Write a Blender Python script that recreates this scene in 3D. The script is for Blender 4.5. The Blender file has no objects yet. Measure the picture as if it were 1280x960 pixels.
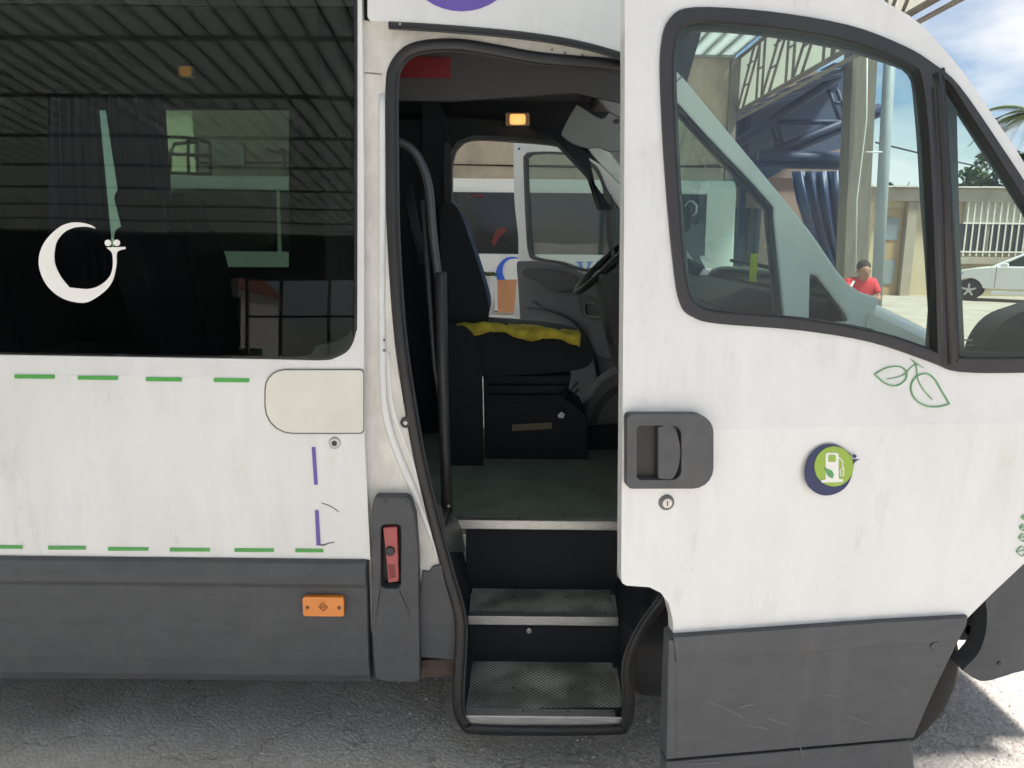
import bpy, bmesh, math, random
from mathutils import Vector, Matrix
from mathutils.geometry import tessellate_polygon
random.seed(7)
S = bpy.context.scene
COL = S.collection
rad = math.radians

# ------------------------------------------------------------------ camera
FPX, PITCH, ROLL = 961.0, rad(10.6), 0.010
CAM = Vector((0, -2.2, 1.7))
cd = bpy.data.cameras.new("camera"); cam = bpy.data.objects.new("camera", cd); COL.objects.link(cam)
cd.sensor_width = 36; cd.lens = FPX / 1280 * 36; cd.clip_start = 0.05; cd.clip_end = 3000
F = Vector((0, math.cos(PITCH), -math.sin(PITCH))); U0 = Vector((0, math.sin(PITCH), math.cos(PITCH))); X0 = Vector((1, 0, 0))
cr, sr = math.cos(ROLL), math.sin(ROLL)
R_ = X0 * cr + U0 * sr; U_ = U0 * cr - X0 * sr
cam.matrix_world = Matrix(((R_.x, U_.x, -F.x, CAM.x), (R_.y, U_.y, -F.y, CAM.y), (R_.z, U_.z, -F.z, CAM.z), (0, 0, 0, 1)))
S.camera = cam

# ------------------------------------------------------------------ sky, sun, exposure
W = bpy.data.worlds.new("World"); S.world = W; W.use_nodes = True
SUN_EL, SUN_AZ = rad(60), rad(122)          # azimuth clockwise from +Y
nt = W.node_tree; nt.nodes.clear()
wo = nt.nodes.new('ShaderNodeOutputWorld'); bg = nt.nodes.new('ShaderNodeBackground'); bg.inputs[1].default_value = 0.07
sky = nt.nodes.new('ShaderNodeTexSky'); sky.sky_type = 'NISHITA'; sky.sun_disc = False
sky.sun_elevation = SUN_EL; sky.sun_rotation = SUN_AZ; sky.air_density = 1.0; sky.dust_density = .6; sky.ozone_density = 2.5
tc = nt.nodes.new('ShaderNodeTexCoord'); mp = nt.nodes.new('ShaderNodeMapping'); mp.inputs['Scale'].default_value = (1.5, 1.5, 3.6)
ns = nt.nodes.new('ShaderNodeTexNoise'); ns.inputs['Scale'].default_value = 2.1; ns.inputs['Detail'].default_value = 9; ns.inputs['Roughness'].default_value = .55
rp = nt.nodes.new('ShaderNodeValToRGB'); rp.color_ramp.elements[0].position = .41; rp.color_ramp.elements[1].position = .62
mx = nt.nodes.new('ShaderNodeMixRGB'); mx.inputs[2].default_value = (7.5, 7.6, 7.7, 1)
nt.links.new(tc.outputs['Generated'], mp.inputs[0]); nt.links.new(mp.outputs[0], ns.inputs['Vector']); nt.links.new(ns.outputs[0], rp.inputs[0])
nt.links.new(rp.outputs[0], mx.inputs[0]); nt.links.new(sky.outputs[0], mx.inputs[1]); nt.links.new(mx.outputs[0], bg.inputs[0]); nt.links.new(bg.outputs[0], wo.inputs[0])
sl = bpy.data.lights.new("sun", 'SUN'); sl.energy = 5.0; sl.angle = rad(8.0); sl.color = (1, .95, .87)
so = bpy.data.objects.new("sun", sl); COL.objects.link(so)
sd = Vector((math.sin(SUN_AZ) * math.cos(SUN_EL), math.cos(SUN_AZ) * math.cos(SUN_EL), math.sin(SUN_EL)))
so.rotation_euler = sd.to_track_quat('Z', 'Y').to_euler(); so.location = (0, 0, 30)
S.view_settings.view_transform = 'Standard'; S.view_settings.look = 'None'; S.view_settings.gamma = 1; S.view_settings.exposure = 1.0
S.view_settings.use_curve_mapping = False
S.cycles.use_denoising = True; S.cycles.diffuse_bounces = 5; S.cycles.max_bounces = 14; S.cycles.transparent_max_bounces = 24; S.cycles.sample_clamp_indirect = 6

# ------------------------------------------------------------------ pixel -> world
def ray(x, y):
    u = (x - 640) / FPX; v = (y - 480) / FPX
    return R_ * u - U_ * v + F
def PL(x, y, p0, n):
    d = ray(x, y); return CAM + d * ((Vector(p0) - CAM).dot(n) / d.dot(n))
def PY(x, y, yc): return PL(x, y, (0, yc + CAM.y, 0), Vector((0, 1, 0)))
def PZ(x, y, z): return PL(x, y, (0, 0, z), Vector((0, 0, 1)))
LEAN = rad(4.5)
class Surf:                                  # a vehicle side: upright below the crease, leaning in above it
    def __init__(s, p, a, zc):
        s.p = Vector((p[0], p[1], zc)); s.zc = zc
        s.n1 = Vector((math.sin(a), -math.cos(a), 0))
        s.n2 = Vector((math.sin(a) * math.cos(LEAN), -math.cos(a) * math.cos(LEAN), math.sin(LEAN)))
    def __call__(s, x, y, off=0, up=None):
        q = PL(x, y, s.p + s.n1 * off, s.n1)
        if up is None: up = q.z > s.zc
        return PL(x, y, s.p + s.n2 * off, s.n2) if up else q
BODY = Surf((0, 0), 0, 1.30)
DOOR = Surf((.24, -.5), rad(8), 1.27)

# ------------------------------------------------------------------ materials
def srgb(c): return tuple(((v / 255) / 12.92 if v / 255 <= .04045 else ((v / 255 + .055) / 1.055) ** 2.4) for v in c)
MATS = {}
def mat(name, col, rough=.6, metal=0, var=.12, scale=8, stretch=(1, 1, 1), bump=0, bscale=60, coat=0, spec=.5, var2=None, emit=None, estr=0, rvar=.1):
    if name in MATS: return MATS[name]
    m = bpy.data.materials.new(name); m.use_nodes = True; t = m.node_tree; N = t.nodes; L = t.links
    b = N['Principled BSDF']; b.inputs['Metallic'].default_value = metal; b.inputs['Coat Weight'].default_value = coat; b.inputs['Coat Roughness'].default_value = .12
    b.inputs['Specular IOR Level'].default_value = spec
    c = N.new('ShaderNodeTexCoord'); mp = N.new('ShaderNodeMapping'); mp.inputs['Scale'].default_value = stretch
    L.new(c.outputs['Object'], mp.inputs[0])
    n = N.new('ShaderNodeTexNoise'); n.inputs['Scale'].default_value = scale; n.inputs['Detail'].default_value = 7; n.inputs['Roughness'].default_value = .62
    L.new(mp.outputs[0], n.inputs['Vector'])
    r = N.new('ShaderNodeValToRGB'); r.color_ramp.elements[0].position = .3; r.color_ramp.elements[1].position = .72
    dk = var2 if var2 else tuple(v * (1 - var) for v in col)
    r.color_ramp.elements[0].color = (*dk, 1); r.color_ramp.elements[1].color = (*[min(1, v * (1 + var * .4)) for v in col], 1)
    L.new(n.outputs[0], r.inputs[0]); L.new(r.outputs[0], b.inputs['Base Color'])
    mr = N.new('ShaderNodeMapRange'); mr.inputs[3].default_value = max(0, rough - rvar); mr.inputs[4].default_value = min(1, rough + rvar)
    L.new(n.outputs[0], mr.inputs[0]); L.new(mr.outputs[0], b.inputs['Roughness'])
    if bump:
        n2 = N.new('ShaderNodeTexNoise'); n2.inputs['Scale'].default_value = bscale; n2.inputs['Detail'].default_value = 5
        L.new(c.outputs['Object'], n2.inputs['Vector'])
        bp = N.new('ShaderNodeBump'); bp.inputs['Strength'].default_value = bump; bp.inputs['Distance'].default_value = .01
        L.new(n2.outputs[0], bp.inputs['Height']); L.new(bp.outputs[0], b.inputs['Normal'])
    if emit: b.inputs['Emission Color'].default_value = (*emit, 1); b.inputs['Emission Strength'].default_value = estr
    MATS[name] = m; return m
def glass(name, tint, ior=1.5, rough=0.0, haze=0.0):
    m = bpy.data.materials.new(name); m.use_nodes = True; t = m.node_tree; N = t.nodes; L = t.links; N.clear()
    o = N.new('ShaderNodeOutputMaterial'); mxs = N.new('ShaderNodeMixShader'); tr = N.new('ShaderNodeBsdfTransparent'); gl = N.new('ShaderNodeBsdfGlossy'); fr = N.new('ShaderNodeFresnel')
    tr.inputs[0].default_value = (*tint, 1); gl.inputs['Roughness'].default_value = rough; fr.inputs[0].default_value = ior
    c = N.new('ShaderNodeTexCoord'); n = N.new('ShaderNodeTexNoise'); n.inputs['Scale'].default_value = 1.3; n.inputs['Detail'].default_value = 1
    bp = N.new('ShaderNodeBump'); bp.inputs['Strength'].default_value = .03; bp.inputs['Distance'].default_value = .05
    L.new(c.outputs['Object'], n.inputs['Vector']); L.new(n.outputs[0], bp.inputs['Height']); L.new(bp.outputs[0], gl.inputs['Normal'])
    ge = N.new('ShaderNodeNewGeometry'); iv = N.new('ShaderNodeMath'); iv.operation = 'SUBTRACT'; iv.inputs[0].default_value = 1; L.new(ge.outputs['Backfacing'], iv.inputs[1])
    mu = N.new('ShaderNodeMath'); mu.operation = 'MULTIPLY'; L.new(fr.outputs[0], mu.inputs[0]); L.new(iv.outputs[0], mu.inputs[1])
    L.new(mu.outputs[0], mxs.inputs[0]); L.new(gl.outputs[0], mxs.inputs[2])
    if haze:                                  # dust film on the pane
        df = N.new('ShaderNodeBsdfDiffuse'); df.inputs[0].default_value = (.5, .5, .48, 1); n2 = N.new('ShaderNodeTexNoise'); n2.inputs['Scale'].default_value = 5; n2.inputs['Detail'].default_value = 8
        m1 = N.new('ShaderNodeMath'); m1.operation = 'MULTIPLY'; m1.inputs[1].default_value = haze
        L.new(c.outputs['Object'], n2.inputs['Vector']); L.new(n2.outputs[0], m1.inputs[0])
        ms2 = N.new('ShaderNodeMixShader'); L.new(m1.outputs[0], ms2.inputs[0]); L.new(tr.outputs[0], ms2.inputs[1]); L.new(df.outputs[0], ms2.inputs[2]); L.new(ms2.outputs[0], mxs.inputs[1])
    else: L.new(tr.outputs[0], mxs.inputs[1])
    L.new(mxs.outputs[0], o.inputs[0]); MATS[name] = m; return m

paint = mat('van_paint', (.69, .70, .70), .30, var=.06, scale=2.2, stretch=(3, 3, .9), coat=.5, bump=.05, bscale=2.5)
def add_dirt(m, col, amount):                 # brownish drip streaks broken up by larger patches
    N = m.node_tree.nodes; L = m.node_tree.links; b = N['Principled BSDF']; src = b.inputs['Base Color'].links[0].from_socket; c = N.new('ShaderNodeTexCoord')
    def nz(st, sc, p0, p1):
        mp = N.new('ShaderNodeMapping'); mp.inputs['Scale'].default_value = st; n = N.new('ShaderNodeTexNoise'); n.inputs['Scale'].default_value = sc; n.inputs['Detail'].default_value = 8; n.inputs['Roughness'].default_value = .65
        r = N.new('ShaderNodeMapRange'); r.inputs[1].default_value = p0; r.inputs[2].default_value = p1; L.new(c.outputs['Object'], mp.inputs[0]); L.new(mp.outputs[0], n.inputs['Vector']); L.new(n.outputs[0], r.inputs[0]); return r
    a = nz((7, 7, 1.1), 3, .45, .78); d = nz((1, 1, 1.3), 2.3, .42, .68); e = nz((1, 1, 1), 26, .55, .75)
    m1 = N.new('ShaderNodeMath'); m1.operation = 'MULTIPLY'; L.new(a.outputs[0], m1.inputs[0]); L.new(d.outputs[0], m1.inputs[1])
    m2 = N.new('ShaderNodeMath'); m2.operation = 'MULTIPLY_ADD'; m2.inputs[1].default_value = .25; L.new(e.outputs[0], m2.inputs[0]); L.new(m1.outputs[0], m2.inputs[2])
    m3 = N.new('ShaderNodeMath'); m3.operation = 'MULTIPLY'; m3.inputs[1].default_value = amount; m3.use_clamp = True; L.new(m2.outputs[0], m3.inputs[0])
    x = N.new('ShaderNodeMixRGB'); x.inputs[2].default_value = (*col, 1); L.new(m3.outputs[0], x.inputs[0]); L.new(src, x.inputs[1]); L.new(x.outputs[0], b.inputs['Base Color'])
add_dirt(paint, (.45, .42, .385), .6)
paint_dirty = mat('van_paint_dirty', (.66, .64, .60), .5, var=.24, scale=7, stretch=(2, 2, 1), coat=.05, bump=.05, bscale=30)
flap_paint = mat('flap_paint', (.68, .67, .61), .42, var=.10, scale=5, coat=.1)
plastic = mat('grey_plastic', (.072, .076, .084), .62, var=.22, scale=9, stretch=(1, 1, 3), bump=.12, bscale=260)
add_dirt(plastic, (.13, .126, .122), .6)
plastic_dk = mat('dark_plastic', (.030, .031, .034), .5, var=.25, scale=9, bump=.08, bscale=200)
rubber = mat('black_rubber', (.014, .014, .016), .45, var=.3, scale=14)
gloss_blk = mat('gloss_black', (.02, .02, .022), .22, var=.3, scale=5, bump=.03, bscale=12)
navy = mat('navy_trim', (.012, .015, .024), .75, var=.25, scale=12, bump=.15, bscale=300)
navy_cloth = mat('navy_curtain', (.03, .05, .11), .9, var=.3, scale=10, stretch=(6, 6, 1))
seat_blue = mat('seat_blue', (.05, .09, .21), .9, var=.25, scale=60, bump=.2, bscale=400)
seat_blk = mat('seat_black', (.014, .017, .022), .85, var=.25, scale=30, bump=.15, bscale=300)
head_grey = mat('headliner_grey', (.075, .075, .08), .85, var=.1, scale=20, bump=.1, bscale=400)
visor_grey = mat('visor_grey', (.25, .26, .26), .8, var=.06, scale=10, bump=.06, bscale=300)
trim_grey = mat('door_trim_grey', (.115, .12, .13), .6, var=.1, scale=9, bump=.1, bscale=350)
alu = mat('aluminium', (.55, .55, .54), .38, metal=.85, var=.25, scale=20, stretch=(1, 8, 8))
steel = mat('steel', (.42, .42, .42), .35, metal=.9, var=.25, scale=30)
green_floor = mat('green_rubber_floor', (.19, .225, .20), .6, var=.35, scale=7, bump=.1, bscale=150)
white_v = mat('white_vinyl', (.78, .77, .75), .5, var=.03)
green_v = mat('green_vinyl', (.07, .36, .07), .45, var=.1)
leaf_v = mat('leaf_green_vinyl', (.10, .32, .12), .45, var=.1)
lime_v = mat('lime_vinyl', (.30, .45, .06), .45, var=.15)
purple_v = mat('purple_vinyl', (.12, .085, .38), .45, var=.08)
navy_v = mat('navy_vinyl', (.02, .03, .10), .4, var=.1)
blue_v = mat('blue_vinyl', (.03, .12, .62), .45, var=.1)
red_v = mat('red_vinyl', (.20, .012, .02), .5, var=.2)
red_pl = mat('faded_red_plastic', (.42, .10, .10), .5, var=.2, scale=30)
orange_l = mat('orange_lens', (.75, .22, .01), .25, var=.12, scale=20, coat=.5)
scratch_m = mat('scratch_mark', (.20, .17, .16), .8, var=.3)
rust_m = mat('rusty_sill', (.10, .07, .055), .8, var=.4, scale=14, bump=.2, bscale=60)
yellow_c = mat('yellow_cloth', (.60, .46, .05), .9, var=.5, scale=18, bump=.3, bscale=200)
tyre_m = mat('tyre', (.028, .027, .026), .85, var=.3, scale=25, bump=.2, bscale=120)
lamp_amber = mat('cab_lamp', (.8, .5, .2), .4, emit=(1, .50, .16), estr=.36)
tint = glass('tinted_glass', (.58, .66, .61), 1.45)
tint_dk = glass('dark_tinted_glass', (.10, .12, .12), 1.6)
clear = glass('clear_glass', (.84, .93, .90), 1.5, haze=.03)
clear_far = glass('clear_glass_driver', (.70, .80, .76), 1.5, haze=.07)

# stair tread: ribbed rubber with studs, worn metal showing through
def tread_mat():
    m = bpy.data.materials.new('stud_tread'); m.use_nodes = True; t = m.node_tree; N = t.nodes; L = t.links; b = N['Principled BSDF']
    c = N.new('ShaderNodeTexCoord'); mp = N.new('ShaderNodeMapping'); mp.inputs['Scale'].default_value = (115, 115, 0); mp.inputs['Rotation'].default_value = (0, 0, 0)
    v = N.new('ShaderNodeTexChecker'); v.inputs['Scale'].default_value = 1; v.inputs[1].default_value = (1, 1, 1, 1); v.inputs[2].default_value = (0, 0, 0, 1)
    L.new(c.outputs['Object'], mp.inputs[0]); L.new(mp.outputs[0], v.inputs['Vector'])
    n = N.new('ShaderNodeTexNoise'); n.inputs['Scale'].default_value = 6; n.inputs['Detail'].default_value = 6; L.new(c.outputs['Object'], n.inputs['Vector'])
    r = N.new('ShaderNodeValToRGB'); r.color_ramp.elements[0].position = .38; r.color_ramp.elements[0].color = (.26, .26, .24, 1); r.color_ramp.elements[1].position = .62; r.color_ramp.elements[1].color = (.72, .71, .66, 1); L.new(n.outputs[0], r.inputs[0])
    mx = N.new('ShaderNodeMixRGB'); mx.blend_type = 'MULTIPLY'; mx.inputs[0].default_value = .62; L.new(r.outputs[0], mx.inputs[1]); L.new(v.outputs[0], mx.inputs[2]); L.new(mx.outputs[0], b.inputs['Base Color'])
    bp = N.new('ShaderNodeBump'); bp.inputs['Strength'].default_value = .7; bp.inputs['Distance'].default_value = .003; L.new(v.outputs[1], bp.inputs['Height']); L.new(bp.outputs[0], b.inputs['Normal'])
    b.inputs['Roughness'].default_value = .55; b.inputs['Metallic'].default_value = .25
    return m
tread_m = tread_mat()

# ------------------------------------------------------------------ mesh helpers
WL = {}
def put(name, me, m=None, parent=None, smooth=False, bevel=0, seg=2):
    if m: me.materials.append(m)
    o = bpy.data.objects.new(name, me); COL.objects.link(o)
    if parent is not None:
        o.parent = parent; o.location = -WL.get(parent.name, Vector((0, 0, 0)))
    if smooth:
        for p in me.polygons: p.use_smooth = True
    if bevel:
        b = o.modifiers.new('bevel', 'BEVEL'); b.width = bevel; b.segments = seg; b.limit_method = 'ANGLE'; b.angle_limit = rad(35); b.harden_normals = False
    return o
def raw(name, v, f, m=None, parent=None, **k):
    me = bpy.data.meshes.new(name); me.from_pydata([tuple(q) for q in v], [], f); me.validate(); me.update()
    bm = bmesh.new(); bm.from_mesh(me); bmesh.ops.recalc_face_normals(bm, faces=bm.faces); bm.to_mesh(me); bm.free()
    return put(name, me, m, parent, **k)
def thing(name, label, cat, loc=(0, 0, 0), group=None):
    o = bpy.data.objects.new(name, None); COL.objects.link(o); o.location = loc; o.empty_display_size = .1
    o['label'] = label; o['category'] = cat; o['kind'] = 'thing'
    if group: o['group'] = group
    WL[o.name] = Vector(loc); return o
def sub(name, parent):                        # an Empty part that gathers sub-parts
    o = bpy.data.objects.new(name, None); COL.objects.link(o); o.parent = parent; o.location = -WL.get(parent.name, Vector((0, 0, 0))); o.empty_display_size = .05
    return o
def tag(o, label, cat, group=None, kind=None):
    if label: o['label'] = label
    if cat: o['category'] = cat
    if group: o['group'] = group
    o['kind'] = kind or 'thing'
    return o
def cr_(pts, n=5, closed=True):               # Catmull-Rom; repeat a point for a sharp corner
    P = [Vector(p) for p in pts]; out = []; N = len(P); rng = range(N) if closed else range(N - 1)
    for i in rng:
        p1, p2 = P[i], P[(i + 1) % N]
        if (p1 - p2).length < 1e-6: continue
        p0 = P[i - 1] if (closed or i > 0) else p1; p3 = P[(i + 2) % N] if (closed or i < N - 2) else p2
        for k in range(n):
            t = k / n
            out.append(.5 * ((2 * p1) + (p2 - p0) * t + (2 * p0 - 5 * p1 + 4 * p2 - p3) * t * t + (3 * p1 - p0 - 3 * p2 + p3) * t ** 3))
    if not closed: out.append(P[-1])
    return out
def rrect(x0, y0, x1, y1, r, n=5, rs=None):
    rs = rs or (r, r, r, r); out = []
    for (cx, cy, a0), q in zip(((x0, y0, 180), (x1, y0, 270), (x1, y1, 0), (x0, y1, 90)), rs):
        ox = cx + q if cx == x0 else cx - q; oy = cy + q if cy == y0 else cy - q
        for k in range(n + 1):
            a = rad(a0 + 90 * k / n); out.append((ox + q * math.cos(a), oy + q * math.sin(a)))
    return out
def circ(cx, cy, r, n=20, ry=None): return [(cx + r * math.cos(2 * math.pi * k / n), cy + (ry or r) * math.sin(2 * math.pi * k / n)) for k in range(n)]
def slab(name, outer, ext, m, parent=None, holes=(), **k):
    loops = [list(map(Vector, outer))] + [list(map(Vector, h)) for h in holes]
    flat = [p for l in loops for p in l]; n = len(flat); ext = Vector(ext)
    tris = tessellate_polygon(loops)
    v = flat + [p + ext for p in flat]; f = [tuple(t) for t in tris] + [tuple(i + n for i in reversed(t)) for t in tris]
    b = 0
    for l in loops:
        q = len(l)
        for i in range(q): f.append((b + i, b + (i + 1) % q, b + (i + 1) % q + n, b + i + n))
        b += q
    return raw(name, v, f, m, parent, **k)
def pslab(name, px, surf, off, thick, m, parent, holes=(), up=None, **k):   # outline in pixels on a vehicle side
    fn = lambda p: surf(p[0], p[1], off, up)
    nrm = surf.n2 if up else surf.n1
    return slab(name, [fn(p) for p in px], -nrm * thick, m, parent, [[fn(p) for p in h] for h in holes], **k)
def yslab(name, px, yc, depth, m, parent, holes=(), **k):
    return slab(name, [PY(p[0], p[1], yc) for p in px], (0, depth, 0), m, parent, [[PY(p[0], p[1], yc) for p in h] for h in holes], **k)
def boxv(x0, x1, y0, y1, z0, z1):
    v = [(x, y, z) for x in (x0, x1) for y in (y0, y1) for z in (z0, z1)]
    return v, [(0, 1, 3, 2), (4, 6, 7, 5), (0, 4, 5, 1), (2, 3, 7, 6), (0, 2, 6, 4), (1, 5, 7, 3)]
def box(name, x0, x1, y0, y1, z0, z1, m, parent=None, **k):
    v, f = boxv(x0, x1, y0, y1, z0, z1); return raw(name, v, f, m, parent, **k)
def tubev(pts, r, n=8, closed=False, flat=1.0, up=None):
    P = [Vector(p) for p in pts]; v = []; f = []; N = len(P); pa = None
    for i, p in enumerate(P):
        t = (P[(i + 1) % N] - P[i - 1]) if closed or 0 < i < N - 1 else (P[1] - P[0] if i == 0 else P[-1] - P[-2])
        t.normalize()
        ref = Vector(up) if up else Vector((0, 1, 0)) if abs(t.y) < .9 else Vector((1, 0, 0))
        a = t.cross(ref).normalized(); b = a.cross(t).normalized(); rr = r[i] if isinstance(r, (list, tuple)) else r
        for k in range(n):
            an = 2 * math.pi * k / n; v.append(p + a * math.cos(an) * rr + b * math.sin(an) * rr * flat)
    for i in range(N if closed else N - 1):
        j = (i + 1) % N
        for k in range(n): f.append((i * n + k, i * n + (k + 1) % n, j * n + (k + 1) % n, j * n + k))
    if not closed: f += [tuple(range(n)), tuple((N - 1) * n + k for k in reversed(range(n)))]
    return v, f
def tube(name, pts, r, m, parent=None, n=8, closed=False, smooth=True, flat=1.0, up=None, **k):
    v, f = tubev(pts, r, n, closed, flat, up); return raw(name, v, f, m, parent, smooth=smooth, **k)
def ribbon(name, px, w, surf, off, m, parent, up=None, closed=False, thick=.0015):
    P = [Vector((*p, 0)) for p in px]; N = len(P); L = []; R = []
    for i, p in enumerate(P):
        t = (P[(i + 1) % N] - P[i - 1]) if closed or 0 < i < N - 1 else (P[1] - P[0] if i == 0 else P[-1] - P[-2])
        t.normalize(); q = Vector((-t.y, t.x, 0)) * (w[i] if isinstance(w, (list, tuple)) else w) * .5
        L.append(p + q); R.append(p - q)
    n = surf.n2 if up else surf.n1
    v = [surf(q.x, q.y, off, up) for q in L + R]; v += [q - n * thick for q in v]; f = []; M = 2 * N
    for i in range(N if closed else N - 1):
        j = (i + 1) % N; f += [(i, j, N + j, N + i), (M + i, M + N + i, M + N + j, M + j), (i, M + i, M + j, j), (N + i, N + j, M + N + j, M + N + i)]
    return raw(name, v, f, m, parent)
def loft(name, A, B, m, parent, **k):
    n = len(A); return raw(name, list(A) + list(B), [(i, i + 1, n + i + 1, n + i) for i in range(n - 1)], m, parent, **k)
def profile_x(name, prof, x0, x1, m, parent, n=1, **k):       # (y,z) profile swept along x
    v = [(x0, *p) for p in prof] + [(x1, *p) for p in prof]; q = len(prof)
    f = [(i, (i + 1) % q, q + (i + 1) % q, q + i) for i in range(q)] + [tuple(range(q)), tuple(q + i for i in reversed(range(q)))]
    return raw(name, v, f, m, parent, **k)
def profile_y(name, prof, y0, y1, m, parent, **k):            # (x,z) outline swept along y
    return slab(name, [(x, y0, z) for x, z in prof], (0, y1 - y0, 0), m, parent, **k)
def cyl(name, c, axis, r, h, m, parent=None, n=20, r2=None, **k):
    c = Vector(c); a = Vector(axis).normalized()
    return tube(name, [c, c + a * h], [r, r2 if r2 is not None else r], m, parent, n=n, smooth=False, bevel=k.get('bevel', 0))

# ================================================================== the place
# ------------------------------------------------------------------ ground
def ground_mat():
    m = bpy.data.materials.new('gravelly_asphalt'); m.use_nodes = True; t = m.node_tree; N = t.nodes; L = t.links; b = N['Principled BSDF']
    c = N.new('ShaderNodeTexCoord')
    def noise(s, d=6, r=.6):
        n = N.new('ShaderNodeTexNoise'); n.inputs['Scale'].default_value = s; n.inputs['Detail'].default_value = d; n.inputs['Roughness'].default_value = r; L.new(c.outputs['Object'], n.inputs['Vector']); return n
    def ramp(src, p0, c0, p1, c1):
        r = N.new('ShaderNodeValToRGB'); r.color_ramp.elements[0].position = p0; r.color_ramp.elements[1].position = p1; r.color_ramp.elements[0].color = (*c0, 1); r.color_ramp.elements[1].color = (*c1, 1); L.new(src, r.inputs[0]); return r
    big = noise(.7, 4); mid = noise(9, 6); fine = noise(140, 3, .7)
    v1 = N.new('ShaderNodeTexVoronoi'); v1.inputs['Scale'].default_value = 75; L.new(c.outputs['Object'], v1.inputs['Vector'])
    v2 = N.new('ShaderNodeTexVoronoi'); v2.inputs['Scale'].default_value = 210; L.new(c.outputs['Object'], v2.inputs['Vector'])
    base = ramp(mid.outputs[0], .3, (.58, .54, .51), .72, (.80, .76, .73))
    st = ramp(v1.outputs['Color'], .1, (.30, .28, .265), .95, (.90, .87, .84))
    st2 = ramp(v2.outputs['Color'], .1, (.46, .43, .41), .95, (.86, .83, .80))
    sep = N.new('ShaderNodeSeparateXYZ'); L.new(c.outputs['Object'], sep.inputs[0])
    ad = N.new('ShaderNodeMath'); ad.operation = 'MULTIPLY_ADD'; ad.inputs[1].default_value = .9; L.new(big.outputs[0], ad.inputs[0]); L.new(sep.outputs[0], ad.inputs[2])
    gf = N.new('ShaderNodeMapRange'); gf.inputs[1].default_value = -.6; gf.inputs[2].default_value = .9; gf.inputs[3].default_value = .32; gf.inputs[4].default_value = .8; L.new(ad.outputs[0], gf.inputs[0])
    mxs = N.new('ShaderNodeMixRGB'); mxs.inputs[0].default_value = .5; L.new(st.outputs[0], mxs.inputs[1]); L.new(st2.outputs[0], mxs.inputs[2])
    mx = N.new('ShaderNodeMixRGB'); L.new(gf.outputs[0], mx.inputs[0]); L.new(base.outputs[0], mx.inputs[1]); L.new(mxs.outputs[0], mx.inputs[2])
    fr = ramp(fine.outputs[0], .3, (.78, .77, .76), .7, (1.1, 1.1, 1.1)); m2 = N.new('ShaderNodeMixRGB'); m2.blend_type = 'MULTIPLY'; m2.inputs[0].default_value = .8; L.new(mx.outputs[0], m2.inputs[1]); L.new(fr.outputs[0], m2.inputs[2])
    # cracks
    wp = noise(2.2, 4); vm = N.new('ShaderNodeVectorMath'); vm.operation = 'MULTIPLY_ADD'; vm.inputs[1].default_value = (.5, .5, .5); L.new(wp.outputs['Color'], vm.inputs[0]); L.new(c.outputs['Object'], vm.inputs[2])
    vc = N.new('ShaderNodeTexVoronoi'); vc.feature = 'DISTANCE_TO_EDGE'; vc.inputs['Scale'].default_value = 2.1; L.new(vm.outputs[0], vc.inputs['Vector'])
    ck = ramp(vc.outputs['Distance'], .0, (.45, .43, .42), .012, (1, 1, 1)); m3 = N.new('ShaderNodeMixRGB'); m3.blend_type = 'MULTIPLY'; m3.inputs[0].default_value = .6; L.new(m2.outputs[0], m3.inputs[1]); L.new(ck.outputs[0], m3.inputs[2])
    pt = noise(1.7, 5, .55); pr = ramp(pt.outputs[0],   .36, (.84, .82, .80), .60, (1.06, 1.05, 1.03)); m4 = N.new('ShaderNodeMixRGB'); m4.blend_type = 'MULTIPLY'; m4.inputs[0].default_value = 1; L.new(m3.outputs[0], m4.inputs[1]); L.new(pr.outputs[0], m4.inputs[2])
    L.new(m4.outputs[0], b.inputs['Base Color']); b.inputs['Roughness'].default_value = .93; b.inputs['Specular IOR Level'].default_value = .25
    ba = N.new('ShaderNodeMath'); ba.operation = 'MULTIPLY_ADD'; ba.inputs[1].default_value = -1.3; L.new(v1.outputs['Distance'], ba.inputs[0]); L.new(fine.outputs[0], ba.inputs[2])
    bp = N.new('ShaderNodeBump'); bp.inputs['Strength'].default_value = .6; bp.inputs['Distance'].default_value = .005; L.new(ba.outputs[0], bp.inputs['Height']); L.new(bp.outputs[0], b.inputs['Normal'])
    return m
g = raw('ground', [(-600, -600, 0), (600, -600, 0), (600, 600, 0), (-600, 600, 0)], [(0, 1, 2, 3)], ground_mat()); g['kind'] = 'structure'
yard_m = mat('pale_yard', (.34, .30, .25), .95, var=.28, scale=1.2, bump=.5, bscale=14)
y = raw('yard', [(4.6, -30, .004), (60, -30, .004), (60, 30, .004), (4.6, 30, .004)], [(0, 1, 2, 3)], yard_m); y['kind'] = 'structure'
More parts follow.
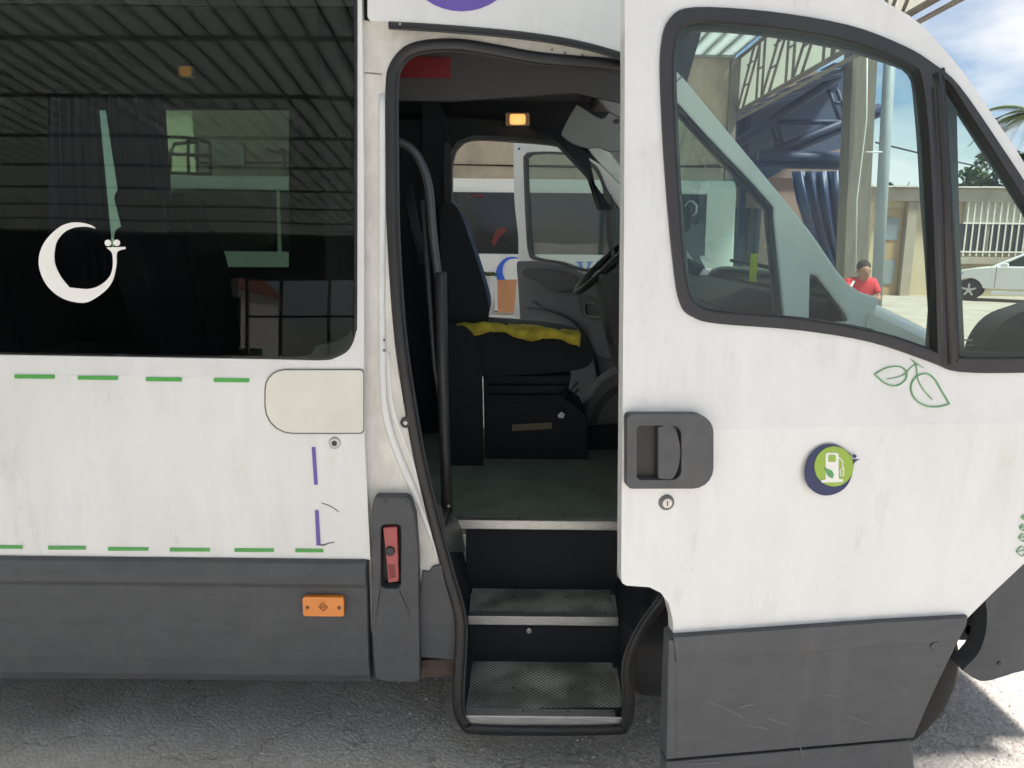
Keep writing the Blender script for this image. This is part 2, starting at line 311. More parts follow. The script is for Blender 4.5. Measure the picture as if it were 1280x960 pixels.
def stones():
    v = []; f = []; rnd = random.Random(3)
    def add(x, y, s):
        b = len(v); h = s * rnd.uniform(.4, .8); a0 = rnd.uniform(0, 6.28); n = 6
        for k in range(n):
            a = a0 + k * 6.283 / n; r = s * rnd.uniform(.7, 1.1); v.append((x + r * math.cos(a), y + r * math.sin(a), -.001))
        for k in range(n):
            a = a0 + (k + .3) * 6.283 / n; r = s * rnd.uniform(.4, .8); v.append((x + r * math.cos(a), y + r * math.sin(a), h * rnd.uniform(.7, 1)))
        v.append((x, y, h))
        for k in range(n):
            k2 = (k + 1) % n; f.append((b + k, b + k2, b + n + k2, b + n + k)); f.append((b + n + k, b + n + k2, b + 2 * n))
    for _ in range(9000):
        x = rnd.uniform(-.6, 4.2); add(x, rnd.uniform(-1.1, 2.6), rnd.uniform(.002, .0075) * (1.5 if rnd.random() < .06 else 1))
    for _ in range(900): add(rnd.uniform(-2.2, -.5), rnd.uniform(-1, 1.4), rnd.uniform(.0015, .005))
    o = raw('gravel', v, f, mat('gravel_stone', (.74, .71, .68), .9, var=.65, scale=45)); tag(o, 'loose grey gravel scattered on the asphalt under the minibus', 'gravel', kind='stuff')
stones()

# ------------------------------------------------------------------ minibus
bus = thing('minibus', 'white minibus with dark side window, open front door and entry steps', 'minibus', (-1.2, 1.0, 0))
XR, XL = -4.6, -.435
# rear side: lower panel, window surround
lp_r = [(455, 476), (456, 560), (460, 640), (463, 697)]
lower = [BODY(x, y, 0, False) for x, y in lp_r]
outer = [Vector((XR, 0, 1.30))] + [Vector((q.x, 0, q.z)) for q in [Vector((lower[0].x, 0, 1.30))] + lower[1:3] + [Vector((lower[3].x, 0, .74))]] + [Vector((XR, 0, .74))]
side_panel = slab('side_panel', outer, (0, .03, 0), paint, bus)
def U(x, z, off=0): return Vector((x, (z - 1.30) * math.tan(LEAN), z)) + BODY.n2 * off
wr = [(447, -60), (447, 200), (446.5, 390), (445, 415), (437, 436), (420, 447), (400, 450.5), (330, 449), (0, 443.5)]
win_out = [BODY(x, y, 0, True) for x, y in cr_(wr + [(-70, 442.5), (-70, 442.5), (-70, -60), (-70, -60)][:0], 4, False)]
zb = win_out[-1].z; zt = 2.36
win_out = [U(win_out[0].x - .005, zt)] + win_out + [U(-1.95, zb), U(-1.95, zt)]
xr = BODY(454.5, 200, 0, True).x
surround = slab('window_surround', [U(XR, 1.3), U(lower[0].x, 1.3), U(xr, 1.9), U(xr, 2.62), U(XR, 2.62)], (0, .03, 0), paint, bus,
                [[p for p in win_out], [U(-2.08, zb), U(-2.08, zt), U(-3.3, zt), U(-3.3, zb)]])
# glass sits flush; its black printed border is the window_frame
def shrink(pts, d):
    c = sum(pts, Vector()) / len(pts); out = []; n = len(pts)
    nrm = BODY.n2
    for i in range(n):
        t = (pts[(i + 1) % n] - pts[i - 1]).normalized(); q = nrm.cross(t)
        if q.dot(c - pts[i]) < 0: q = -q
        out.append(pts[i] + q * d)
    return out
def out_(p, d): return [q + BODY.n2 * d for q in p]
side_window = slab('side_window', out_(shrink(win_out, .010), .0035), (0, .004, 0), tint, bus)
frit = [BODY(x, y, 0, True) for x, y in cr_([(443.5, 100), (443, 395), (439, 412), (425, 425), (395, 433), (385, 444), (330, 446), (120, 443), (0, 440.5)], 4, False)]
frit = [U(frit[0].x, zt - .03)] + frit + [U(-1.93, zb + .008), U(-1.93, zt - .03)]
slab('window_border', out_(shrink(win_out, .002), .002), (0, .02, 0), gloss_blk, side_window, [out_(frit, .002)])
rw = slab('side_window', out_([U(-2.08, zb), U(-2.08, zt), U(-3.3, zt), U(-3.3, zb)], .002), (0, .004, 0), tint, bus)
# crescent emblem on the window
zz = lambda L: [(a * .17717, 230 + b * .17717) for a, b in L]
CRES = [(672, 314), (672, 310), (640, 290), (580, 274), (510, 272), (440, 292), (380, 335), (320, 400), (282, 480), (272, 560), (290, 640), (330, 715), (390, 775), (460, 815), (540, 835), (610, 835), (680, 800), (750, 745), (790, 690), (810, 630), (822, 560), (822, 500), (835, 472), (885, 458), (885, 443), (750, 448), (785, 480), (795, 520), (795, 580), (780, 640), (740, 690), (690, 722), (640, 738), (590, 740), (490, 730), (440, 670), (405, 610), (385, 550), (383, 490), (395, 420), (420, 375), (460, 335), (520, 308), (590, 300), (640, 306)]
CRES = [(p.x, p.y) for p in cr_([q for i, q in enumerate(CRES) for _ in range(2 if q in ((672, 310), (885, 458), (885, 443), (750, 448), (490, 730)) else 1)], 4)]
pslab('crescent_emblem', zz(CRES), BODY, .006, .0015, white_v, side_window, up=True)
for c in ((761, 416), (823, 415)): pslab('emblem_dot', zz(circ(*c, 23)), BODY, .006, .0015, white_v, side_window, up=True)
# dashed tape
for a, b, yy in ((18, 68, 470.5), (97, 147, 472), (182, 227, 474), (267, 311, 475)): pslab('green_dash', [(a, yy - 2.5), (b, yy - 2), (b, yy + 3), (a, yy + 2.5)], BODY, .003, .0015, green_v, side_panel, up=True)
for a, b, yy in ((-30, 28, 684), (60, 107, 685), (135, 185, 686.5), (212, 262, 687.5), (293, 342, 688), (369, 404, 688.5)): pslab('green_dash', [(a, yy - 2.5), (b, yy - 2), (b, yy + 2), (a, yy + 2)], BODY, .003, .0015, green_v, side_panel, up=False)
pslab('purple_dash', [(389.5, 559), (394, 559), (397, 606), (392.5, 606)], BODY, .003, .0015, purple_v, side_panel, up=False)
pslab('purple_dash', [(393.5, 638), (398, 638), (400.5, 681), (395.5, 682)], BODY, .003, .0015, purple_v, side_panel, up=False)
ribbon('scratch', [(402, 629), (411, 632), (418, 636), (423, 640)], .9, BODY, .002, scratch_m, side_panel, up=False)
ribbon('scratch', [(395, 681), (405, 681.5), (411, 679), (418, 678)], [1, 2.2, 1.2, .8], BODY, .002, scratch_m, side_panel, up=False)
# fuel flap, set over a dark gap
fl = rrect(332, 463, 454, 541, 8, rs=(24, 5, 5, 34))
flo = rrect(330.5, 461.5, 455, 542.5, 8, rs=(25, 5, 5, 35))
gapm = mat('panel_gap', (.17, .16, .14), .8, var=.3)
pslab('flap_gap', flo, BODY, .0036, .004, gapm, side_panel, up=False)
pslab('fuel_flap', fl, BODY, .0068, .004, flap_paint, bus, up=False, bevel=.0015)
c = BODY(418.5, 553.5, 0, False); cyl('panel_bolt', c + Vector((0, .004, 0)), (0, -1, 0), .0175, .010, steel, side_panel, bevel=.003); cyl('bolt_socket', c + Vector((0, -.0055, 0)), (0, -1, 0), .008, .0015, plastic_dk, side_panel)
# skirt
skirt_prof = [(.03, .742), (-.006, .742), (-.020, .735), (-.030, .70), (-.030, .672), (-.024, .666), (-.016, .655), (-.020, .55), (-.019, .42), (-.010, .36), (.005, .338), (.012, .325), (.05, .322)]
skirt = profile_x('side_skirt', skirt_prof, XR, XL, plastic, bus, bevel=.004)
def mk_marker():
    k = sub('side_marker_lamp', bus); pp = BODY(406, 755, .02, False); x, z = pp.x, pp.z
    slab('lens', [(x + a, -.021, z + b) for a, b in rrect(-.062, -.031, .062, .031, .008)], (0, -.018, 0), orange_l, k, bevel=.004)
    for s in (-1, 1): cyl('screw', (x + s * .048, -.0385, z - .002), (0, -1, 0), .006, .002, mat('screw_brown', (.22, .07, .01), .5), k, n=10)
    raw('emblem', [(x - .016, -.0395, z), (x, -.0395, z + .016), (x + .016, -.0395, z), (x, -.0395, z - .016), (x - .009, -.0395, z), (x, -.0395, z + .009), (x + .009, -.0395, z), (x, -.0395, z - .009)], [(0, 1, 5, 4), (1, 2, 6, 5), (2, 3, 7, 6), (3, 0, 4, 7)], mat('lens_mark', (.35, .09, .01), .5), k)
    raw('emblem_bar', boxv(x - .007, x + .007, -.0398, -.0392, z - .0025, z + .0025)[0], boxv(0, 1, 0, 1, 0, 1)[1], MATS['lens_mark'], k)
mk_marker()

# door frame (jamb) with the opening
OPEN = [(486, 110), (491, 82), (508, 62), (535, 54), (575, 53), (620, 60), (670, 69), (720, 74), (775, 80), (822, 104), (885, 172), (960, 252), (966, 275), (978, 400), (985, 500), (960, 580), (900, 660), (843, 738), (805, 790), (789, 832), (790, 880), (784, 908), (760, 916), (605, 916), (578, 907), (569, 880), (571, 830), (572, 775), (558, 722), (540, 655), (521, 575), (507, 495), (496, 415), (488, 300), (486, 200)]
def body_any(p, off):                     # smooth sheet: upright then leaning
    return BODY(p[0], p[1], off)
op = cr_(OPEN, 4)
def jamb_sheet(name, outer_px, m, parent, off=-.035):
    return None
# upper part of the frame (above the crease) and lower part, split at the crease line
def split_poly(px, ysplit):
    up = []; lo = []
    n = len(px)
    for i in range(n):
        a, b = px[i], px[(i + 1) % n]
        (up if a[1] <= ysplit else lo).append(a)
        if (a[1] - ysplit) * (b[1] - ysplit) < 0:
            t = (ysplit - a[1]) / (b[1] - a[1]); q = (a[0] + (b[0] - a[0]) * t, ysplit); up.append(q); lo.append(q)
    return up, lo
YS = 478
# left pillar sheet
left_edge = [(q.x, q.y) for q in op]
lpill = [p for p in left_edge if p[0] < 600 and 60 < p[1] < 800]
lp_up = sorted([p for p in lpill if p[1] <= YS], key=lambda p: p[1]); lp_lo = sorted([p for p in lpill if p[1] > YS], key=lambda p: p[1])
xm = lp_up[-1][0] + .3 * (lp_lo[0][0] - lp_up[-1][0])
d_frame = pslab('door_frame', [(449, 24), (485, 31), (560, 35), (650, 43), (720, 54), (780, 70), (812, 84)] + [(p.x, p.y) for p in cr_([(818, 100), (775, 80), (720, 74), (670, 69), (620, 60), (575, 53), (535, 54), (508, 62)], 4, False)] + lp_up + [(xm, YS), (449, YS)], BODY, -.03, .03, paint_dirty, bus, up=True)
pslab('lower_pillar', [(449, YS), (xm, YS)] + lp_lo + [(572, 790), (528, 790), (452, 790)], BODY, -.03, .03, paint_dirty, bus, up=False)
# pressed ridge running down the pillar
rid = cr_([(478, 118), (478, 250), (477, 360), (478, 440), (480, 500), (488, 540), (503, 580), (520, 620), (535, 660), (552, 705)], 4, False)
tube('pillar_ridge', [BODY(p.x, p.y, -.030, p.y < YS) for p in rid], [.011] * 17 + [.013] * 12 + [.009] * (len(rid) - 29), paint, bus, n=8, flat=.55)
rid2 = cr_([(486, 440), (489, 500), (503, 545), (517, 580), (528, 615)], 4, False)
tube('pillar_ridge', [BODY(p.x, p.y, -.031, p.y < YS) for p in rid2], .006, paint, bus, n=8, flat=.6)
raw('pillar_seam', *(lambda a, b: ([a, b, b + Vector((0, 0, -.003)), a + Vector((0, 0, -.003))] + [q + Vector((0, .002, 0)) for q in (a, b, b + Vector((0, 0, -.003)), a + Vector((0, 0, -.003)))], [(0, 1, 2, 3), (4, 7, 6, 5), (0, 4, 5, 1), (2, 6, 7, 3), (0, 3, 7, 4), (1, 5, 6, 2)]))(BODY(455, 90, -.0285, True), BODY(477, 92, -.0285, True)), gapm, bus)
for xx, yy, r in ((475, 47, .006), (480.5, 425, .004), (480.5, 438, .004)): cyl('plug', BODY(xx, yy, -.0305 if xx < 478 else -.0225, True), (0, -1, .08), r, .002, gapm if xx > 478 else paint_dirty, bus, n=12)
c = BODY(507.5, 527.5, -.03, False); cyl('pillar_buffer', c, (0, -1, 0), .0165, .012, plastic_dk, bus, bevel=.004); cyl('buffer_centre', c + Vector((0, -.0121, 0)), (0, -1, 0), .006, .002, steel, bus, n=12)
# outer skin above the door, gutter
roof_side = pslab('roof_side', [(459, -90), (459, 20), (461, 24), (466, 26), (485, 27), (560, 31), (650, 39), (720, 50), (780, 66), (815, 80), (838, 84), (838, -90)], BODY, .001, .045, paint, bus, up=True, bevel=.003)
pslab('purple_roundel', circ(577, -62, 76, 40), BODY, .003, .0015, purple_v, roof_side, up=True)
gut = cr_([(486, 31.5), (560, 36), (650, 44), (720, 55), (780, 72), (836, 98)], 4, False)
tube('rain_gutter', [BODY(p.x, p.y, .0, True) for p in gut], .0105, rubber, bus, n=6, smooth=False, flat=.9)
tube('gutter_lip', [BODY(p.x, p.y + 3.6, .006, True) for p in gut], .0035, plastic_dk, bus, n=6)
for xx, yy in ((500, 30), (690, 62), (706, 66), (728, 69)):
    cyl('gutter_screw', BODY(xx, yy, .009 if xx < 600 else -.029, True), (0, -1, 0), .0035, .002, steel if xx < 600 else scratch_m, bus, n=8)
# rubber seal round the whole opening, two lips
def seal_pt(p, d):
    y = p[1]; off = -.03 if y < 700 else -.03 + (min(y, 880) - 700) / 180 * .05
    return BODY(p[0], p[1], off + d, y < YS)
cx, cy = 640, 400
op_in = []
for i, p in enumerate(op):
    t = (op[(i + 1) % len(op)] - op[i - 1]).normalized(); nn = Vector((t.y, -t.x)); nn = nn if nn.dot(Vector((cx if p.x < 790 else 800, cy)) - p) > 0 else -nn
    op_in.append(nn)
tube('door_seal', [seal_pt(p + q * 3, .004) for p, q in zip(op, op_in)], [.0165 if p.x < 830 or p.y > 700 else .008 for p in op], rubber, bus, n=10, closed=True, flat=.5)
tube('seal_lip', [seal_pt(p + q * 8.5, -.008) for p, q in zip(op, op_in)], [.010 if p.x < 830 or p.y > 700 else .006 for p in op], mat('seal_grey', (.04, .04, .045), .4), bus, n=8, closed=True, flat=.6)
# emergency handle cladding
clad_px = [(464, 640), (467, 624), (470, 622), (508, 622), (513, 627), (519, 645), (523, 700), (524, 790), (525, 850), (521, 853), (480, 852), (469, 848), (465, 800)]
hole = rrect(476, 656, 501, 736, 6)
clad = pslab('corner_cladding', clad_px, BODY, .014, .06, plastic, bus, [hole], up=False, bevel=.007, seg=3)
pslab('recess_back', rrect(470, 650, 507, 742, 6), BODY, -.028, .01, rubber, clad, up=False)
hd = sub('emergency_handle', bus)
pslab('lever', [(479, 660), (496, 659), (497.5, 700), (498, 727), (485.5, 729), (483, 700)], BODY, .016, .03, red_pl, hd, up=False, bevel=.003)
pslab('lever_slot', [(485, 706), (493.5, 706), (494.5, 722), (487, 723)], BODY, .0175, .003, mat('dark_red', (.22, .045, .045), .6), hd, up=False)
cyl('knob', BODY(488, 688, .014, False), (0, -1, 0), .0145, .012, plastic_dk, hd, bevel=.003)
for xx, yy in ((482, 626), (508, 626)): cyl('cladding_screw', BODY(xx, yy, .0135, False), (0, -1, 0), .006, .003, plastic_dk, clad, n=10)
pslab('sill_cladding', [(528, 714), (536, 716), (540, 709), (553, 706), (566, 735), (578, 775), (577, 826), (526, 822), (522, 760)], BODY, -.018, .05, plastic, bus, up=False, bevel=.004)
pslab('rusty_sill', [(522, 826), (578, 822), (578, 845), (522, 848)], BODY, -.05, .3, rust_m, bus, up=False, bevel=.004)
pslab('wheel_arch_cover', cr_([(806, 788), (818, 752), (828, 742), (838, 748), (842, 765), (840, 820), (838, 862), (830, 869), (800, 868), (788, 850), (790, 830)], 3), BODY, -.02, .10, gloss_blk, bus, up=False, bevel=.012, seg=3)

# ---- steps
z1 = PY(682, 893, 2.2).z; zs = [z1, z1 + .18, z1 + .455]
Yn = [-.005, .300, .505, 1.22]                # nosing positions, then the back of the floor
def xat(px, py, y): return PY(px, py, y - CAM.y).x
x1a, x1b = xat(582, 893, 0), xat(782, 893, 0)
steps = []
sx = [(x1a, x1b), (xat(585, 772, .30), xat(773, 771, .30)), (xat(573, 652, .505) - .25, xat(778, 645, .505) + .9)]
for i in range(2):
    xa, xb = sx[i]; st = sub('entry_step', bus); steps.append(st)
    box('tread', xa + .004, xb - .004, Yn[i] + .012, Yn[i + 1] + .01, zs[i] - .02, zs[i], tread_m, st)
    box('nosing', xa, xb, Yn[i] - .012, Yn[i] + .030, zs[i] - .030, zs[i] + .004, alu, st, bevel=.003)
    for k in range(4): cyl('rivet', (xa + (xb - xa) * (.08 + .28 * k), Yn[i] + .016, zs[i] + .004), (0, 0, 1), .004, .0015, scratch_m, st, n=8)
    for k in range(2): cyl('tread_bolt', (xa + (xb - xa) * (.3 + .38 * k), Yn[i] + .15, zs[i]), (0, 0, 1), .004, .001, rubber, st, n=8)
    box('riser', xa - .02, xb + .02, Yn[i + 1] - .004 + .012, Yn[i + 1] + .03, zs[i] - .02, zs[i + 1] - .012, navy, st)
lip = cr_([(575, 884), (578, 900), (592, 911), (620, 914), (740, 914), (772, 911), (783, 903), (786, 884), (786, 884), (780, 896), (780, 896), (582, 897), (582, 897), (575, 884)], 3)
yslab('step_lip', [(p.x, p.y) for p in lip], 2.185, .05, rubber, steps[0], bevel=.006)
cyl('knob', (xat(661, 787, .30), .306, zs[0] + .135), (0, -1, 0), .011, .03, steel, steps[1], n=12, bevel=.003)
box('floor', XR + .05, 1.15, Yn[2] + .012, 1.93, zs[2] - .06, zs[2], green_floor, bus)
box('floor_nosing', sx[2][0] + .1, xat(778, 645, .505) + .02, Yn[2] - .012, Yn[2] + .03, zs[2] - .032, zs[2] + .004, alu, bus, bevel=.003)
for k in range(3): cyl('nosing_rivet', (-.14 + .17 * k, Yn[2] + .018, zs[2] + .004), (0, 0, 1), .004, .0015, scratch_m, bus, n=8)
box('floor', XR + .05, sx[0][0] - .12, .04, Yn[2] + .012, zs[2] - .06, zs[2], green_floor, bus)
loft('step_side_wall', [seal_pt(p, -.01) for p in ((545, 655), (563, 720), (577, 772), (577, 830), (582, 906))], [PY(572, 655, 2.72), PY(589, 735, 2.72), PY(586, 774, 2.53), PY(592, 828, 2.53), PY(580, 900, 2.2)], navy, bus)
loft('step_side_wall', [seal_pt(p, -.01) for p in ((900, 655), (838, 742), (800, 792), (787, 832), (786, 906))], [PY(790, 645, 2.72), PY(768, 735, 2.72), PY(773, 773, 2.53), PY(770, 827, 2.53), PY(783, 900, 2.2)], navy, bus)
loft('threshold_trim', [seal_pt(p, -.012) for p in ((535, 620), (545, 655), (555, 690))], [PY(572, 648, 2.70), PY(577, 660, 2.70), PY(582, 690, 2.72)], mat('dull_aluminium', (.25, .25, .25), .5, metal=.6), bus)
# door operating post and grab rail
yc = 2.45
gp = cr_([(492, 176), (505, 180), (519, 191), (530, 212), (537, 240), (541, 290), (547, 340), (551, 350)], 4, False)
post = tube('door_post', [PY(551, 340, yc), PY(553, 460, yc), PY(556, 560, yc), PY(559, 640, yc)], [.019, .019, .018, .02], plastic_dk, bus, n=12)
tube('grab_rail', [PY(p.x, p.y, yc) for p in gp], .0135, mat('rail_grey', (.05, .055, .065), .35), post, n=10)
tube('guide_rod', [PY(528, 250, yc), PY(543, 460, yc), PY(560, 560, yc), PY(562, 600, yc), PY(552, 640, yc)], .007, plastic_dk, post)
tube('pivot_arm', [PY(559, 632, yc), PY(552, 655, yc - .05)], .018, rubber, post)
cyl('pivot_bolt', PY(561, 632, yc - .03), (0, -1, 0), .005, .005, steel, post, n=8)

# ---- interior shell
def dz(z): return (z - 1.3) * math.tan(LEAN)
wall_out = [(XR, .32), (1.15, .32), (1.15, 1.35), (.55, 2.38), (.45, 2.52), (XR, 2.52)]
dopen = cr_([(567, 640), (567, 640), (565, 420), (564, 240), (566, 200), (574, 183), (592, 174), (640, 176), (700, 182), (742, 198), (776, 228), (830, 300), (862, 345), (870, 640), (870, 640)], 4)
dopen3 = [PY(p.x, p.y, 4.15) for p in dopen]
fw = [PY(x, y, 4.15) for x, y in ((108, 136), (361, 136), (361, 334), (108, 334))]
fw2 = [Vector((-4.4, 1.95, fw[3].z)), Vector((-3.1, 1.95, fw[3].z)), Vector((-3.1, 1.95, fw[0].z)), Vector((-4.4, 1.95, fw[0].z))]
far_wall = slab('far_side_wall', [(x, 1.95, z) for x, z in wall_out], (0, .04, 0), navy, bus, [dopen3, fw, fw2])
slab('far_side_skin', [(x, 1.993, z) for x, z in wall_out], (0, .01, 0), paint, bus, [[p + Vector((0, .043, 0)) for p in dopen3], [p + Vector((0, .043, 0)) for p in fw], [p + Vector((0, .043, 0)) for p in fw2]])
tube('driver_door_seal', [p - Vector((0, .012, 0)) for p in dopen3], .011, mat('seal_mid', (.16, .16, .165), .5), bus, closed=True, n=8)
for w in (fw, fw2): slab('far_window', [p + Vector((0, .02, 0)) for p in w], (0, .004, 0), tint, bus)
box('ceiling', XR, .50, .10, 1.93, 2.40, 2.42, head_grey, bus)
box('rear_wall', XR, XR + .04, .03, 1.95, .32, 2.5, navy, bus)
roof_prof = [(.085, 2.60), (.13, 2.68), (.3, 2.73), (1.0, 2.76), (1.7, 2.73), (1.95, 2.62), (1.98, 2.50), (1.9, 2.44), (.14, 2.44)]
profile_x('roof', roof_prof, XR, .42, paint, bus, bevel=.01)
box('near_wall_lining', XR + .04, -.5, .075, .085, zs[2], 1.33, navy, bus)
box('window_pillar_lining', -.56, -.455, .125, .17, zs[2], 2.42, navy, bus)
# header over the entry door inside, red notice, cab lamp
slab('header_panel', [(x, .52, z) for x, z in ((-.43, 2.16), (-.20, 2.16), (.2, 2.19), (.55, 2.12), (.62, 2.40), (-.43, 2.40))], (0, .02, 0), head_grey, bus)
yslab('red_notice', [(480, 70), (563, 72), (563, 98), (480, 97)], 2.712, .004, red_v, bus)
slab('side_trim_arch', [(x, 1.80, z) for x, z in [(-.72, .70), (-.72, 2.28), (-.3, 2.30), (0, 2.28), (.2, 2.20), (.38, 2.02), (.50, 1.86), (.44, 1.86)]] + [PY(x, y, 4.0) for x, y in ((735, 190), (700, 177), (640, 171), (592, 169), (572, 176), (562, 192), (559, 240), (560, 420), (562, 600))], (0, .14, 0), navy, bus)
lamp = yslab('cab_lamp', rrect(632, 141, 662, 157, 2), 3.985, .02, mat('lamp_base', (.25, .2, .16), .4), bus, bevel=.003)
yslab('lamp_bulb_cover', rrect(637, 142.5, 657, 155.5, 3), 3.975, .012, lamp_amber, lamp, bevel=.004)
pl = bpy.data.lights.new('cab_lamp_glow', 'POINT'); pl.energy = .05; pl.color = (1, .6, .25); pl.shadow_soft_size = .03
po = bpy.data.objects.new('cab_lamp_glow', pl); COL.objects.link(po); po.parent = lamp; po.location = PY(647, 149, 3.93)
rl = yslab('roof_lamp', rrect(222, 82, 240, 96, 2), 3.2, .03, MATS['lamp_base'], bus, bevel=.003)
yslab('lamp_bulb_cover', rrect(224.5, 83, 238, 95, 2), 3.19, .012, mat('roof_lamp_amber', (.4, .2, .06), .4, emit=(1, .38, .08), estr=.16), rl, bevel=.003)
# belt column behind driver, curtain
cp = []
for k in range(22):
    t = k / 21; cp.append((-.74 + .17 * t, 1.0 + .035 * math.sin(k * 1.9)))
def curtain(name, pts, zlo, zhi, parent):
    n = len(pts); v = [(x, y, zlo) for x, y in pts] + [(x * 1.0, y, zhi) for x, y in pts]
    o = raw(name, v, [(i, i + 1, n + i + 1, n + i) for i in range(n - 1)], navy_cloth, parent, smooth=True); s = o.modifiers.new('thick', 'SOLIDIFY'); s.thickness = .004; return o
curtain('curtain', cp, .95, 2.28, bus)
def far_curtain(l0, l1, r0, r1):              # curtain at the far window whose two edges may lean (pixel x at its top and bottom)
    n = 26; top = [PY(l0 + (r0 - l0) * k / (n - 1), 118, 4.05) for k in range(n)]; bot = [PY(l1 + (r1 - l1) * k / (n - 1), 350, 4.05) for k in range(n)]
    for k in range(n): top[k].y += .02 * math.sin(k * 1.7); bot[k].y += .025 * math.sin(k * 1.7)
    m = []
    for a, b in zip(top, bot): m.append(a.lerp(b, .5))
    v = top + m + bot; f = [(r * n + i, r * n + i + 1, (r + 1) * n + i + 1, (r + 1) * n + i) for r in range(2) for i in range(n - 1)]
    o = raw('curtain', v, f, navy_cloth, bus, smooth=True); s = o.modifiers.new('thick', 'SOLIDIFY'); s.thickness = .004
far_curtain(60, 60, 125, 147); far_curtain(129, 164, 208, 224)
tube('belt', [PY(508, 230, 3.0), PY(520, 290, 3.0), PY(530, 330, 3.05)], .02, navy, bus, flat=.15)
yslab('belt_pillar', cr_([(545, 120), (560, 170), (562, 260), (556, 300), (548, 410), (548, 410), (530, 410), (528, 130)], 3), 3.95, .12, navy, bus)
yslab('pillar_grille', cr_([(555, 185), (560, 178), (564, 190), (564, 250), (558, 262), (555, 250)], 3), 3.94, .02, mat('pillar_dark', (.05, .05, .06), .7), bus, bevel=.004)
# driver seat
seat = sub('driver_seat', bus)
back_px = cr_([(550, 262), (556, 254), (566, 254), (576, 268), (586, 296), (598, 332), (608, 368), (611, 390), (606, 408), (580, 412), (560, 408), (553, 370), (550, 310)], 4)
yslab('backrest', [(p.x, p.y) for p in back_px], 3.55, .06, seat_blk, seat, bevel=.03, seg=3)
yslab('backrest_cushion', [(p.x, p.y) for p in cr_([(558, 262), (566, 258), (576, 272), (588, 304), (600, 340), (609, 372), (611, 390), (604, 402), (585, 402), (570, 380), (560, 330)], 4)], 3.61, .40, seat_blue, seat, bevel=.03, seg=3)
yslab('backrest_bolster', [(p.x, p.y) for p in cr_([(550, 270), (562, 262), (572, 285), (590, 330), (602, 372), (600, 400), (565, 400), (552, 350)], 4)], 4.01, .06, seat_blue, seat, bevel=.02)
yslab('cushion', [(p.x, p.y) for p in cr_([(572, 412), (600, 410), (680, 416), (722, 423), (738, 432), (742, 446), (730, 460), (690, 466), (600, 470), (575, 462)], 4)], 3.48, .52, seat_blk, seat, bevel=.03, seg=3)
yslab('side_shield', [(p.x, p.y) for p in cr_([(556, 420), (570, 409), (584, 412), (596, 430), (602, 470), (604, 560), (604, 586), (604, 586), (560, 588), (560, 588)], 4)], 3.40, .06, seat_blk, seat, bevel=.015)
yslab('seat_base', [(604, 468), (715, 466), (708, 500), (735, 520), (735, 578), (606, 582)], 3.52, .45, navy, seat, bevel=.01)
for yy, xx in ((470, 712), (482, 708), (494, 704)): yslab('bellows', rrect(610, yy, xx, yy + 9, 3), 3.49, .4, seat_blk, seat, bevel=.006)
tube('seat_lever', [PY(703, 490, 3.46), PY(712, 489, 3.44), PY(722, 478, 3.42)], .005, rubber, seat); tube('seat_lever', [PY(706, 497, 3.46), PY(716, 494, 3.44), PY(723, 486, 3.42)], .005, rubber, seat)
yslab('paper_label', [(640, 531), (690, 528), (690, 536), (640, 539)], 3.505, .004, mat('label_tan', (.20, .16, .10), .8), seat)
yslab('torn_tissue', [(697, 519), (702, 515), (706, 518), (704, 523), (698, 522)], 3.47, .01, white_v, seat)
# yellow cloth lying on the cushion
def cloth():
    n, mrows = 34, 10; v = []; rnd = random.Random(5)
    for j in range(mrows):
        for i in range(n):
            t = i / (n - 1); px = 572 + t * 152; py = 404 + 13 * t ** 1.4 + 1.4 * math.sin(i * .45 + j * .6) + 1.0 * math.sin(i * 1.3 + j) * (1 - .4 * t) + rnd.uniform(-.5, .5)
            p = PY(px, py, 3.50 + .045 * j); 
            if j == 0: p.z -= .040 + .010 * math.sin(i * .4) + .012 * t; p.y = PY(px, py, 3.445).y
            if j == 1: p.y = PY(px, py, 3.462).y
            v.append(p + Vector((0, 0, .010)))
    o = raw('yellow_cloth', v, [(j * n + i, j * n + i + 1, (j + 1) * n + i + 1, (j + 1) * n + i) for j in range(mrows - 1) for i in range(n - 1)], yellow_c, smooth=True)
    s = o.modifiers.new('thick', 'SOLIDIFY'); s.thickness = .008
    tag(o, 'crumpled yellow cloth spread over the driver seat cushion', 'cloth')
cloth()
# dashboard, steering wheel, console
dash = profile_y('dashboard', [(.52, 1.28), (.53, 1.42), (.60, 1.52), (.72, 1.57), (1.0, 1.52), (1.12, 1.36), (1.14, .70), (.80, .70), (.72, .95), (.64, 1.15)], .14, 1.90, plastic_dk, bus, bevel=.03, seg=3)
profile_y('instrument_hood', [(.47, 1.52), (.52, 1.60), (.70, 1.66), (.86, 1.60), (.8, 1.5), (.55, 1.47)], 1.25, 1.78, plastic_dk, dash, bevel=.02)
wc = Vector((.455, 1.55, 1.60)); wn = Vector((-.70, 0, .714)); wt = Vector((.714, 0, .70)); wy = Vector((0, 1, 0))
whl = sub('steering_wheel', bus)
tube('rim', [wc + (wt * math.cos(a) + wy * math.sin(a)) * .205 for a in [2 * math.pi * k / 40 for k in range(40)]], .0165, rubber, whl, closed=True, n=10, up=wn)
cyl('hub', wc - wn * .05, wn, .075, .035, plastic_dk, whl, bevel=.01)
for a in (rad(20), rad(160), rad(270)): tube('spoke', [wc - wn * .03 + (wt * math.sin(a) + wy * math.cos(a)) * .06, wc + (wt * math.sin(a) + wy * math.cos(a)) * .20], [.02, .014], plastic_dk, whl, flat=.5)
tube('column', [wc - wn * .04, wc - wn * .30], [.055, .075], plastic_dk, whl, n=14)
